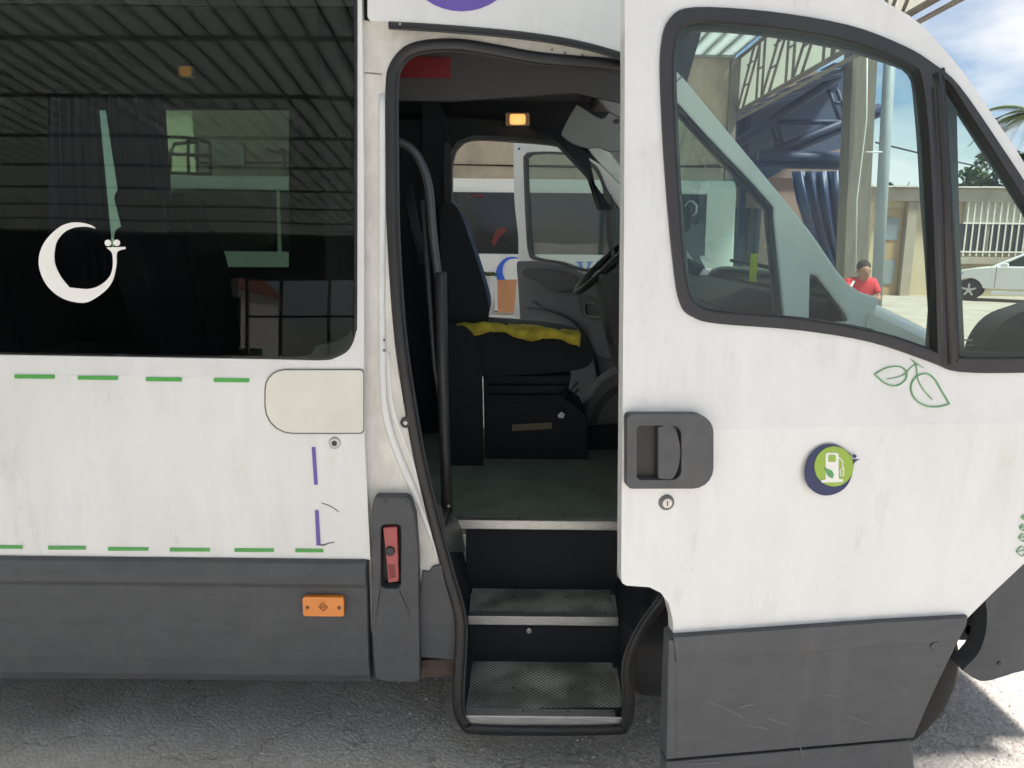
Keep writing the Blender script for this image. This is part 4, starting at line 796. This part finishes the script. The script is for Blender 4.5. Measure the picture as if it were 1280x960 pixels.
box('edge_beam', XE - .03, XE + .03, CY0, YE, cz - .22, cz + .1, can_st, can); box('edge_beam', XE + .03, CX1, YE - .06, YE, cz - .22, cz + .1, can_st, can)
# lattice girder along the open edge
gz0, gz1 = 4.0, 4.98
def bar(name, a, b, r=.03): return tube(name, [a, b], r, can_st, can, n=4, smooth=False)
bar('chord', (CX1, YE, gz0), (CX1, CY1, gz0), .04); bar('chord', (CX1, YE, gz0 - .13), (CX1, CY1, gz0 - .13), .03); bar('chord', (CX1, YE, gz1 - .04), (CX1, CY1, gz1 - .04), .04)
yy = CY1; i = 0
while yy > 1.5:
    bar('upright', (CX1, yy, gz0), (CX1, yy, gz1), .022); bar('upright', (CX1, yy - .28, gz0), (CX1, yy - .28, gz1), .022)
    bar('brace', (CX1, yy - .28, gz0), (CX1, yy - 1.15, gz1), .022); bar('brace', (CX1, yy - .62, gz0), (CX1, yy - 1.40, gz1 - .1), .022)
    bar('tie', (CX1, yy, gz0 + .5), (CX1, yy - .28, gz0 + .5), .018); bar('tie', (CX1, yy - .6, gz0 + .38), (CX1, yy - .90, gz0 + .38), .018); bar('tie', (CX1, yy - .75, gz0 + .7), (CX1, yy - 1.08, gz0 + .7), .018)
    yy -= 1.4
tl = bpy.data.materials.new('translucent_sheet'); tl.use_nodes = True; N = tl.node_tree.nodes; L = tl.node_tree.links; N.clear()
o_ = N.new('ShaderNodeOutputMaterial'); d_ = N.new('ShaderNodeBsdfDiffuse'); t_ = N.new('ShaderNodeBsdfTranslucent'); x_ = N.new('ShaderNodeMixShader'); x_.inputs[0].default_value = .65
d_.inputs[0].default_value = (.66, .66, .62, 1); t_.inputs[0].default_value = (.80, .81, .75, 1); L.new(d_.outputs[0], x_.inputs[1]); L.new(t_.outputs[0], x_.inputs[2]); L.new(x_.outputs[0], o_.inputs[0])
for k in range(int((CY1 - 2) / 2.0)): slab('fascia_sheet', [(CX1 + .06, CY1 - 2 * k - d, z) for d, z in ((0.01, gz0 + .03), (1.985, gz0 + .03), (1.985, gz1), (0.01, gz1))], (.006, 0, 0), tl, can)
for px_, py_ in ((CX1 - .08, 12.35), (XE - .08, -19.5), (CX0 + .2, -19.5), (CX0 + .2, -6), (CX0 + .2, 12.35)): box('post', px_ - .07, px_ + .07, py_ - .07, py_ + .07, 0, cz - .1, can_st, can)
# ------------------------------------------------------------------ rear wall of the parking place
wl = thing('concrete_wall', 'tall weathered beige concrete wall behind the parked minibus', 'wall', (-1, 12.7, 0))
conc = mat('weathered_concrete', (.52, .445, .36), .9, var=.3, scale=2.5, stretch=(1, 1, .6), bump=.25, bscale=30)
zc_ = PY(600, 206, 14.7).z
box('lower_course', -5.9, 3.95, 12.52, 12.8, 0, zc_ - .012, conc, wl); box('upper_course', -5.9, 3.95, 12.52, 12.8, zc_ + .012, 5.2, conc, wl); box('joint', -5.9, 3.85, 12.56, 12.78, zc_ - .012, zc_ + .012, mat('joint_dark', (.1, .085, .07), .9), wl)
tube('wall_cable', [(3.8, 12.5, zc_ + .03), (1.0, 12.49, zc_ - .03), (-2.5, 12.49, zc_ + .02), (-5.8, 12.5, zc_ - .02)], .012, rubber, wl)
box('junction_box', -5.5, -4.95, 12.40, 12.52, 3.0, 3.4, mat('box_grey', (.4, .4, .38), .6), wl, bevel=.01)
for k in range(2): tube('conduit', [(-4.3 - .25 * k, 12.48, 3.3), (-4.0 - .25 * k, 12.48, 3.2), (-3.9 - .25 * k, 12.48, 2.2)], .03, can_st, wl)

# yellow house left of the wall and its railing
def house(name, label, x0, x1, y0, y1, h, m, roof_m, wins, face='y'):
    t = thing(name, label, 'building', ((x0 + x1) / 2, (y0 + y1) / 2, 0))
    box('wall', x0, x1, y0, y1, 0, h, m, t); 
    raw('roof', [(x0 - .3, y0 - .3, h), (x1 + .3, y0 - .3, h), (x1 + .3, y1 + .3, h), (x0 - .3, y1 + .3, h), (x0 - .3, (y0 + y1) / 2, h + .9), (x1 + .3, (y0 + y1) / 2, h + .9)], [(0, 1, 5, 4), (2, 3, 4, 5), (0, 4, 3), (1, 2, 5), (0, 3, 2, 1)], roof_m, t)
    for (a, b, c, d) in wins:
        yy = y0 - .02 if face == 'y' else y1 + .02
        w = box('window', a, b, min(yy, yy + .04), max(yy, yy + .04), c, d, mat('house_glass', (.03, .035, .04), .1), t)
        fm = mat('frame_white', (.6, .6, .58), .6); s = -1 if face == 'y' else 1
        box('frame', a - .05, b + .05, min(yy + s * .03, yy + s * .06), max(yy + s * .03, yy + s * .06), c - .06, c, fm, w); box('frame', (a + b) / 2 - .03, (a + b) / 2 + .03, min(yy + s * .03, yy + s * .06), max(yy + s * .03, yy + s * .06), c, d, fm, w)
    return t
house('yellow_house', 'pale yellow house standing beyond the left end of the concrete wall', -11.35, -6.0, 24, 32, 6.5, mat('yellow_render', (.55, .54, .38), .9), mat('tile_roof', (.28, .12, .08), .8), [(-10.2, -9.6, 3.6, 5.0), (-9.0, -8.0, 3.6, 5.0)])
sf_ = thing('steel_frame', 'dark tubular steel frame standing at the left end of the concrete wall', 'frame', tuple(PY(236, 412, 13.0))[:2] + (0,))
for q in ([(200, 171), (232, 172), (262, 178)], [(235, 172), (236, 232), (238, 420)], [(246, 174), (247, 232), (249, 420)], [(262, 178), (263, 232), (265, 420)], [(212, 232), (213, 190), (218, 180), (246, 177)], [(204, 216), (264, 218)], [(204, 192), (264, 195)]):
    tube('bar', [(lambda w: Vector((w.x, w.y, max(w.z, 0))))(PY(x, y, 13.0)) for x, y in q], .028, can_st, sf_, n=6)
# ------------------------------------------------------------------ behind the photographer (seen mirrored in the side window)
dk = thing('dark_workshop', 'dark brown workshop wall closing the canopy behind the photographer', 'building', (-11, -20.5, 0))
box('wall', -16, -8.3, -20.9, -20.3, 0, 5.2, mat('workshop_dark', (.10, .10, .105), .9, var=.3, scale=.6), dk); box('lintel', -8.3, -.6, -20.4, -20.1, 3.75, 5.2, MATS['workshop_dark'], dk); box('roller_door', -12.5, -8, -20.28, -20.22, 0, 3.2, mat('roller_dark', (.04, .042, .045), .7), dk)
gt = thing('frame_gate', 'tall dark steel gate frame with crossbars at the canopy end', 'gate', (-2.5, -20.5, 0))
for xx in (-7.9, -6.9, -5.4, -3.6, -.7): box('upright', xx - .05, xx + .05, -20.6, -20.5, 0, 4.9, can_st, gt)
for zz_ in (2.6, 3.7): box('crossbar', -7.9, -.65, -20.5, -20.45, zz_, zz_ + .07, can_st, gt)
house('balcony_house', 'white house with dark windows facing the canopy from behind', -26, -14.8, -46, -38, 5.2, mat('white_render', (.6, .6, .6), .9), mat('tile_roof', (.28, .12, .08), .8), [(-17.2, -16.3, 3.2, 4.6), (-20.6, -19.7, 3.2, 4.6)], 'back')
hd_ = raw('hedge', *boxv(-24, -12.5, -36, -35, 0, 1.9), mat('hedge_green', (.05, .08, .025), .9, var=.5, scale=6, bump=.8, bscale=12)); tag(hd_, 'clipped green hedge in front of the white house behind the canopy', 'hedge')

# ------------------------------------------------------------------ blue shed, pink building, column, pole
blue_m = mat('blue_sheet', (.022, .04, .12), .7, var=.25, scale=3); blue_s = mat('blue_steel', (.012, .022, .07), .6, var=.2)
pink = thing('pink_building', 'dusty pink building wall behind the blue shed', 'building', (6, 17, 0))
pk = mat('pink_render', (.26, .175, .145), .9, var=.15, scale=1.5)
box('wall', 4.4, 8.0, 16.6, 19.5, 0, 5.6, pk, pink); box('ledge', 4.3, 8.05, 16.5, 16.6, 3.2, 3.3, mat('pink_dark', (.22, .15, .13), .9), pink)
wv = box('window', 5.0, 5.9, 16.56, 16.61, 1.2, 2.5, mat('house_glass', (.03, .035, .04), .1), pink)
for k in range(5): box('grille_bar', 5.05 + .18 * k, 5.08 + .18 * k, 16.5, 16.53, 1.2, 2.5, blue_s, wv)
sh = thing('blue_shed', 'open blue steel shed with sheet roof and blue hanging tarpaulin', 'shed', (5.8, 11.5, 0))
RA = [PY(901, 155, 17.6), PY(1081, 63, 10.9)]
n = 14; e0 = [RA[0].lerp(RA[1], t / n) for t in range(n + 1)]
for k in range(n):
    a, b = e0[k], e0[k + 1]; w0 = Vector((2.9 - 2.6 * k / n, 1.2, .9 - .75 * k / n)); w1 = Vector((2.9 - 2.6 * (k + 1) / n, 1.2, .9 - .75 * (k + 1) / n)); dzk = Vector((0, 0, .03 * (k % 2)))
    raw('roof_sheet', [a + dzk, b + dzk, b + w1 + dzk, a + w0 + dzk] + [q + Vector((0, 0, .02)) + dzk for q in (a, b, b + w1, a + w0)], [(0, 1, 2, 3), (4, 7, 6, 5), (0, 4, 5, 1), (1, 5, 6, 2), (2, 6, 7, 3), (3, 7, 4, 0)], blue_m, sh)
# tall blue side cladding under the roof edge
slab('side_sheet', [PY(905, 158, 17.4), PY(1078, 72, 17.4), PY(1078, 178, 17.4), PY(1000, 200, 17.4), PY(930, 240, 17.4), PY(905, 215, 17.4)], (0, .03, 0), mat('blue_grey_sheet', (.045, .06, .12), .7, var=.2, scale=3), sh)
def strut(a, b, r=.05): return tube('truss_bar', [PY(*a), PY(*b)], r, blue_s, sh, n=6)
strut((930, 205, 15), (1100, 135, 15), .09); strut((930, 214, 15), (1100, 143, 15), .05); strut((905, 190, 15), (1050, 95, 15), .09); strut((970, 153, 15), (1085, 152, 15), .05)
for q in (((965, 160, 15), (972, 188, 15)), ((972, 158, 15), (980, 184, 15)), ((1036, 112, 15), (1050, 152, 15)), ((1046, 112, 15), (1060, 150, 15)), ((1040, 130, 15), (1052, 128, 15)), ((966, 175, 15), (976, 174, 15))): strut(*q, .04)
strut((940, 205, 14.6), (1072, 208, 14.6), .07); strut((948, 196, 14.6), (1062, 199, 14.6), .12)
def tarp():
    n = 40; v = []
    rows = [(988, 1068, 214), (996, 1070, 250), (1012, 1072, 300), (1034, 1074, 345), (1050, 1076, 400)]
    for r, (a, b, yy) in enumerate(rows):
        for i in range(n):
            t = i / (n - 1); p = PY(a + (b - a) * t, yy, 14.3); p.y += .07 * math.sin(t * 34 + r * .5) + .03 * math.sin(t * 77); v.append(p)
    o = raw('tarpaulin', v, [(r * n + i, r * n + i + 1, (r + 1) * n + i + 1, (r + 1) * n + i) for r in range(len(rows) - 1) for i in range(n - 1)], mat('blue_tarp', (.02, .035, .10), .45, var=.3, scale=4), sh, smooth=True)
    s = o.modifiers.new('thick', 'SOLIDIFY'); s.thickness = .01
tarp()
box('post', 6.1, 6.24, 11.9, 12.04, 0, 5.0, blue_s, sh); box('post', 4.95, 5.08, 15.1, 15.24, 0, 4.4, blue_s, sh)
cl = thing('concrete_column', 'tall beige concrete column with a cable, beside the blue shed', 'column', (5.95, 11.2, 0))
cb0, ct0 = PY(1073, 345, 13.2), PY(1079, 55, 13.2)
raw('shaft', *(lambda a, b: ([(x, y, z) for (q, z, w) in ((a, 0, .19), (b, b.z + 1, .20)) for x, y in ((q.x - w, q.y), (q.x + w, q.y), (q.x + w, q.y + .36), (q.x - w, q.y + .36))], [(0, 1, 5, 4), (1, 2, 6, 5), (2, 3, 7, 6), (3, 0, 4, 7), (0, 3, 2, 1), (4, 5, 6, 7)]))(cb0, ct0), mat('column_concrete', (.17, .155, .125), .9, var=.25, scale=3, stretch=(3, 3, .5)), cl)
tube('cable', [PY(1070, 340, 13.1), PY(1071, 250, 13.1), PY(1083, 150, 13.1), PY(1084, 60, 13.1)], .012, mat('cable_white', (.6, .6, .58), .6), cl)
pe = thing('grey_pole', 'slim light grey steel pole next to the concrete column', 'pole', tuple(PZ(1094, 412, 0)))
pa_, pb_ = PY(1096, 365, 12.4), PY(1113, 58, 12.4); dirp = (pa_ - pb_); k0 = pa_ + dirp * (pa_.z / -dirp.z)
tube('shaft', [k0, pb_ + (pb_ - pa_) * .4], .085, mat('pole_grey', (.26, .30, .32), .5, var=.12, scale=4), pe, n=16); tube('clamp', [PY(1082, 190, 12.35), PY(1108, 190, 12.35)], .012, mat('cable_white', (.6, .6, .58), .6), pe)
pe.location = k0; WL[pe.name] = k0.copy()
for ch in pe.children: ch.location = -k0
pc = tube('power_cable', [PY(1095, 178, 16), PY(1180, 199, 20), PY(1290, 222, 24), PY(1500, 240, 30)], .02, rubber); tag(pc, 'thin black overhead cable running above the low cream building', 'cable')

# ------------------------------------------------------------------ cream building across the yard
DB = 26.0; yB = DB - 2.2
cbld = thing('cream_building', 'low cream rendered building across the yard with barred window', 'building', (16, 25, 0))
crm = mat('cream_render', (.52, .43, .29), .9, var=.14, scale=1.2, stretch=(1, 1, .5)); crm_d = mat('cream_weathered', (.36, .31, .24), .9, var=.2, scale=2)
zr_ = PY(1190, 236, DB).z
xa, xb = PY(1088, 300, DB).x, 40
wn0, wn1 = PY(1199, 280, DB), PY(1200, 322, DB)
box('wall', xa, xb, yB, yB + 7, 0, zr_ - .35, crm, cbld)
box('fascia', xa - .2, xb, yB - .35, yB - .02, zr_ - .42, zr_ - .02, crm_d, cbld)
for k in range(40): 
    x = xa - .3 + k * .7; box('roof_sheet', x, x + .68, yB - .5, yB + 7.2, zr_ + .005 * (k % 2), zr_ + .05 + .005 * (k % 2), mat('roof_pale', (.55, .52, .46), .7), cbld)
box('buttress', PY(1127, 300, DB).x, PY(1139, 300, DB).x, yB - .25, yB - .02, 0, zr_ - .43, crm_d, cbld)
dx0, dx1 = PY(1098, 300, DB).x, PY(1125, 300, DB).x
dor = box('door', dx0, dx1, yB - .06, yB - .01, 0, PY(1110, 262, DB).z, mat('door_tan', (.38, .27, .14), .6), cbld)
for z0_, z1_ in ((PY(1110, 300, DB).z, PY(1110, 272, DB).z), (PY(1110, 355, DB).z, PY(1110, 325, DB).z)): box('pane', dx0 + .1, dx1 - .12, yB - .09, yB - .065, z0_, z1_, mat('door_pane', (.22, .25, .26), .15), dor)
wx0 = PY(1196, 300, DB).x; zt2, zm2, zb2 = PY(1200, 246, DB).z, PY(1200, 280, DB).z, PY(1200, 320, DB).z
wbig = box('window', wx0, wx0 + 6.5, yB - .05, yB - .01, zb2 + .1, zm2, mat('house_glass', (.03, .035, .04), .1), cbld)
box('shutter', wx0 + .1, wx0 + 6.5, yB - .16, yB - .02, zm2 + .03, zt2 - .1, mat('shutter_cream', (.50, .47, .38), .7, var=.1, scale=3, stretch=(8, 1, 1)), wbig)
bw2 = mat('bar_white', (.66, .62, .55), .5, var=.1)
for k in range(30): x = wx0 + .08 + k * .215; box('grille_bar', x, x + .04, yB - .30, yB - .26, zb2, zt2 + .12, bw2, wbig)
for z in (zb2 + .12, zm2, zt2 - .1): box('grille_rail', wx0 - .02, wx0 + 6.5, yB - .31, yB - .25, z, z + .05, bw2, wbig)
for k in range(4): box('window_mullion', wx0 + .9 + k * 1.3, wx0 + 1.0 + k * 1.3, yB - .09, yB - .055, zb2 + .1, zm2, crm_d, wbig)
box('window_sill', wx0 - .2, wx0 + 6.6, yB - .30, yB - .015, zb2 - .25, zb2 - .02, crm_d, cbld)
# ------------------------------------------------------------------ white car
def car():
    g0 = PZ(1209, 376, 0); cx, cy = g0.x, g0.y; x0 = cx - .66
    t = thing('white_car', 'white hatchback parked in front of the barred window of the cream building', 'car', (x0 + 2.1, cy + .85, 0))
    cw = mat('car_white', (.78, .78, .78), .2, var=.03, coat=.6); gl = mat('car_glass', (.03, .04, .04), .06, var=.2)
    def arc(cx_, r, a0, a1, n=8): return [(cx_ + r * math.cos(rad(a0 + (a1 - a0) * k / n)), .33 + r * math.sin(rad(a0 + (a1 - a0) * k / n))) for k in range(n + 1)]
    prof = [(x0 + .02, .30), (x0, .55), (x0 + .06, .78), (x0 + .25, .90), (x0 + .9, 1.02), (x0 + 1.25, 1.06), (x0 + 3.6, 1.10), (x0 + 4.1, 1.02), (x0 + 4.2, .75), (x0 + 4.18, .32)] + arc(x0 + 3.35, .37, 10, 170) + arc(x0 + .66, .37, 10, 170)
    profile_y('body', [(p[0], max(p[1], .2)) for p in prof], cy - .02, cy + 1.72, cw, t, bevel=.05, seg=3)
    gh = [(x0 + 1.15, 1.05), (x0 + 1.95, 1.46), (x0 + 2.5, 1.54), (x0 + 3.3, 1.50), (x0 + 4.0, 1.08)]
    profile_y('cabin', gh, cy + .10, cy + 1.60, cw, t, bevel=.06, seg=3)
    for nm, w in (('side_window', [(x0 + 1.42, 1.08), (x0 + 1.98, 1.40), (x0 + 2.32, 1.45), (x0 + 2.32, 1.09)]), ('side_window', [(x0 + 2.38, 1.09), (x0 + 2.38, 1.45), (x0 + 3.1, 1.44), (x0 + 3.5, 1.12)])): profile_y(nm, w, cy + .085, cy + .11, gl, t)
    raw('windscreen', [(x0 + 1.13, cy + .22, 1.08), (x0 + 1.13, cy + 1.48, 1.08), (x0 + 1.88, cy + 1.42, 1.455), (x0 + 1.88, cy + .28, 1.455)], [(0, 1, 2, 3)], gl, t)
    for xx in (1.32, 2.35, 3.3): box('door_gap', x0 + xx, x0 + xx + .012, cy - .024, cy + .0, .42, 1.06, rubber, t)
    box('sill', x0 + 1.25, x0 + 2.95, cy - .03, cy + .05, .22, .34, cw, t, bevel=.02)
    for xx in (2.05, 3.0): box('handle', x0 + xx, x0 + xx + .2, cy - .05, cy - .02, .90, .935, cw, t, bevel=.008)
    mm = profile_y('mirror', [(x0 + 1.42, 1.06), (x0 + 1.45, 1.16), (x0 + 1.62, 1.18), (x0 + 1.64, 1.06)], cy - .18, cy - .02, cw, t, bevel=.03)
    profile_y('headlight', [(x0 + .03, .70), (x0 + .12, .80), (x0 + .5, .88), (x0 + .42, .76)], cy - .028, cy + .2, mat('lamp_glass', (.45, .47, .5), .1), t)
    for xx in (.66, 3.35):
        for yy, s in ((cy + .12, -1), (cy + 1.58, 1)): wheel(t, (x0 + xx, yy, .33), .33, .2, 'wheel', s, mat('alloy', (.6, .6, .6), .3, metal=.8))
    q = Matrix.Rotation(rad(-35), 2); d = q @ Vector((t.location.x - cx, t.location.y - cy)); t.rotation_euler.z = rad(-35); t.location.x = cx + d.x; t.location.y = cy + d.y
car()
# ------------------------------------------------------------------ seated person and chair
def person():
    h = PY(1077, 338, 11.4); bx, by, hz = h.x, h.y, h.z
    ch = thing('plastic_chair', 'dark plastic chair under the seated person in red', 'chair', (bx + .05, by, 0))
    cm = mat('chair_dark', (.05, .05, .06), .5)
    sz = hz - .71
    box('seat', bx - .23, bx + .23, by - .22, by + .24, sz - .04, sz, cm, ch, bevel=.01); box('backrest', bx - .23, bx + .23, by + .22, by + .26, sz + .1, sz + .45, cm, ch, bevel=.01)
    for a in (-.2, .17):
        for b in (-.2, .2): box('leg', bx + a, bx + a + .03, by + b, by + b + .03, 0, sz - .04, cm, ch)
    skin = mat('skin', (.28, .14, .09), .6); red = mat('red_shirt', (.52, .03, .04), .8, var=.15); trs = mat('dark_trousers', (.03, .035, .05), .85); hair = mat('dark_hair', (.045, .032, .024), .95, var=.5, scale=40, bump=.6, bscale=90)
    t = thing('person', 'seated person in a red shirt with white stripe, looking down', 'person', (bx, by, 0))
    def skinned(name, verts, edges, radii, m, parent, root=0):
        me = bpy.data.meshes.new(name); me.from_pydata([tuple(v) for v in verts], edges, []); o = put(name, me, m, parent)
        sm = o.modifiers.new('skin', 'SKIN'); sm.use_smooth_shade = True
        if not me.skin_vertices: me.attributes.new  # layer made by the modifier
        bm = bmesh.new(); bm.from_mesh(me); ly = bm.verts.layers.skin.verify()
        for i, v in enumerate(bm.verts): v[ly].radius = radii[i]; v[ly].use_root = (i == root)
        bm.to_mesh(me); bm.free(); ss = o.modifiers.new('sub', 'SUBSURF'); ss.levels = 1; ss.render_levels = 2; return o
    V = Vector; B = lambda x, y, z: V((bx + x, by + y, z))
    body = skinned('body', [B(0, .05, sz + .09), B(0, .03, sz + .32), B(0, -.01, sz + .52), B(0, -.05, sz + .60), B(0, -.10, hz - .085), B(0, -.10, hz), B(0, -.09, hz + .08),
                    B(.17, 0, sz + .53), B(.24, -.10, sz + .30), B(.12, -.28, sz + .32), B(.06, -.34, sz + .36), B(-.17, 0, sz + .53), B(-.24, -.10, sz + .30), B(-.10, -.28, sz + .30), B(-.04, -.34, sz + .34),
                    B(.10, -.02, sz + .08), B(.13, -.42, sz + .08), B(.14, -.44, .09), B(.14, -.56, .05), B(-.10, -.02, sz + .08), B(-.13, -.42, sz + .08), B(-.14, -.44, .09), B(-.14, -.56, .05)],
            [(0, 1), (1, 2), (2, 3), (3, 4), (4, 5), (5, 6), (2, 7), (7, 8), (8, 9), (9, 10), (2, 11), (11, 12), (12, 13), (13, 14), (0, 15), (15, 16), (16, 17), (17, 18), (0, 19), (19, 20), (20, 21), (21, 22)],
            [(.15, .11), (.15, .10), (.13, .09), (.06, .06), (.078, .09), (.088, .108), (.066, .085), (.06, .06), (.045, .045), (.035, .035), (.04, .02), (.06, .06), (.045, .045), (.035, .035), (.04, .02), (.09, .09), (.065, .065), (.045, .045), (.045, .03), (.09, .09), (.065, .065), (.045, .045), (.045, .03)], skin, t)
    skinned('shirt', [B(0, .05, sz + .12), B(0, .03, sz + .32), B(0, -.01, sz + .52), B(0, -.04, sz + .60), B(.18, 0, sz + .53), B(.235, -.08, sz + .36), B(-.18, 0, sz + .53), B(-.235, -.08, sz + .36)], [(0, 1), (1, 2), (2, 3), (2, 4), (4, 5), (2, 6), (6, 7)], [(.18, .13), (.18, .125), (.16, .115), (.085, .075), (.085, .085), (.07, .07), (.085, .085), (.07, .07)], red, t)
    skinned('trousers', [B(0, .05, sz + .08), B(.10, -.02, sz + .09), B(.13, -.42, sz + .09), B(.14, -.44, .16), B(-.10, -.02, sz + .09), B(-.13, -.42, sz + .09), B(-.14, -.44, .16)], [(0, 1), (1, 2), (2, 3), (0, 4), (4, 5), (5, 6)], [(.16, .12), (.105, .105), (.08, .08), (.065, .065), (.105, .105), (.08, .08), (.065, .065)], trs, t)
    # hair cap and face
    def ell(name, c, r, m, parent, cut=-2, n=14):
        v = []; f = []
        for i in range(n + 1):
            for j in range(n):
                a = math.pi * i / n; b = 2 * math.pi * j / n; z = math.cos(a); v.append(c + V((r[0] * math.sin(a) * math.cos(b), r[1] * math.sin(a) * math.sin(b), r[2] * max(z, cut if cut < -1 or cut > .5 else -.25 - .45 * math.sin(a) * math.sin(b)))))
        for i in range(n):
            for j in range(n): f.append((i * n + j, i * n + (j + 1) % n, (i + 1) * n + (j + 1) % n, (i + 1) * n + j))
        return raw(name, v, f, m, parent, smooth=True)
    ell('hair', B(0, -.055, hz + .05), (.094, .110, .112), hair, body, .2)
    for s in (-1, 1): ell('eye', B(s * .033, -.178, hz + .0), (.012, .008, .008), hair, body, n=8); ell('ear', B(s * .092, -.07, hz - .01), (.014, .025, .035), skin, body, n=8)
    ell('nose', B(0, -.192, hz - .03), (.014, .02, .022), skin, body, n=8); ell('mouth', B(0, -.172, hz - .068), (.026, .010, .007), mat('lips', (.2, .07, .06), .6), body, n=8)
    tube('stripe', [B(-.13, -.09, sz + .56), B(-.19, -.09, sz + .45), B(-.22, -.13, sz + .35)], .018, white_v, t, flat=.5)
person()
# ------------------------------------------------------------------ trees behind the cream building
def leaf_cloud(c, r, n, rnd, size):
    v = []; f = []
    for _ in range(n):
        d = Vector((rnd.gauss(0, 1), rnd.gauss(0, 1), rnd.gauss(0, 1))).normalized() * (rnd.random() ** .4); p = c + Vector((d.x * r[0], d.y * r[1], d.z * r[2])); s = size * rnd.uniform(.5, 1.3)
        a = Vector((rnd.gauss(0, 1), rnd.gauss(0, 1), rnd.gauss(0, 1))).normalized(); b = a.cross(Vector((rnd.gauss(0, 1), rnd.gauss(0, 1), rnd.gauss(0, 1)))).normalized(); k = len(v)
        v += [p - a * s, p + b * s * .4, p + a * s, p - b * s * .4]; f.append((k, k + 1, k + 2, k + 3))
    return v, f
fol = mat('foliage', (.085, .13, .035), .75, var=.55, scale=2); bark = mat('bark', (.10, .07, .05), .9, var=.3)
def tree(px, py, D, r, label, seed):
    rnd = random.Random(seed); c = PY(px, py, D); t = thing('tree', label, 'tree', (c.x, c.y, 0), 'trees behind the cream building')
    top = Vector((c.x, c.y, c.z)); tube('trunk', [(c.x, c.y, 0), (c.x + .1, c.y, c.z * .5), top], [.18, .13, .05], bark, t)
    for k in range(5):
        a = rnd.uniform(0, 6.28); q = top + Vector((math.cos(a) * r * .6, math.sin(a) * r * .6, rnd.uniform(-.2, .5) * r)); tube('limb', [Vector((c.x + .05, c.y, c.z * .7)), q], [.06, .02], bark, t, n=5)
    v = []; f = []
    for k in range(9):
        a = rnd.uniform(0, 6.28); q = top + Vector((math.cos(a) * r * rnd.uniform(.2, .9), math.sin(a) * r * rnd.uniform(.2, .9), rnd.uniform(-.5, .6) * r)); vv, ff = leaf_cloud(q, (r * .42, r * .42, r * .32), 170, rnd, .16); o = len(v); v += vv; f += [tuple(i + o for i in g_) for g_ in ff]
    raw('crown', v, f, fol, t)
for i, (px, py, D, r, lb) in enumerate(((1196, 238, 36, 1.0, 'small round tree showing just above the cream roof edge'), (1225, 236, 36, 1.2, 'bushy green tree behind the barred window side of the cream roof'), (1256, 228, 35, 1.5, 'larger green tree rising above the cream roof beside the palm'), (1118, 240, 38, 1.0, 'small tree top behind the cream roof beside the grey pole'))): tree(px, py, D, r, lb, 20 + i)
def palm():
    c = PY(1296, 140, 33); t = thing('palm_tree', 'tall palm tree with drooping fronds behind the cream building', 'palm', (c.x, c.y, 0)); rnd = random.Random(2)
    tube('trunk', [(c.x, c.y, 0), (c.x + .1, c.y, c.z * .5), tuple(c)], [.22, .18, .15], bark, t, n=10)
    for k in range(16):
        a = k * 6.283 / 16 + rnd.uniform(-.15, .15); up = rnd.uniform(-.1, .9); d = Vector((math.cos(a), math.sin(a), 0)); pts = [c + d * (2.3 * s) + Vector((0, 0, up * 1.6 * s - 1.6 * s * s)) for s in [j / 12 for j in range(13)]]; v = []; f = []
        for i in range(1, 13):
            w = Vector((-d.y, d.x, 0)); L_ = .55 * math.sin(math.pi * (i / 13) ** .7) + .1
            for s in (-1, 1):
                for h_ in (0, .25, .5, .75):
                    p = pts[i].lerp(pts[i - 1], h_); b = len(v); v += [p, p + d * .075, p + w * s * L_ + d * .2 + Vector((0, 0, -.25 * L_))]; f.append((b, b + 1, b + 2))
        raw('frond', v, f, fol, t)
palm()
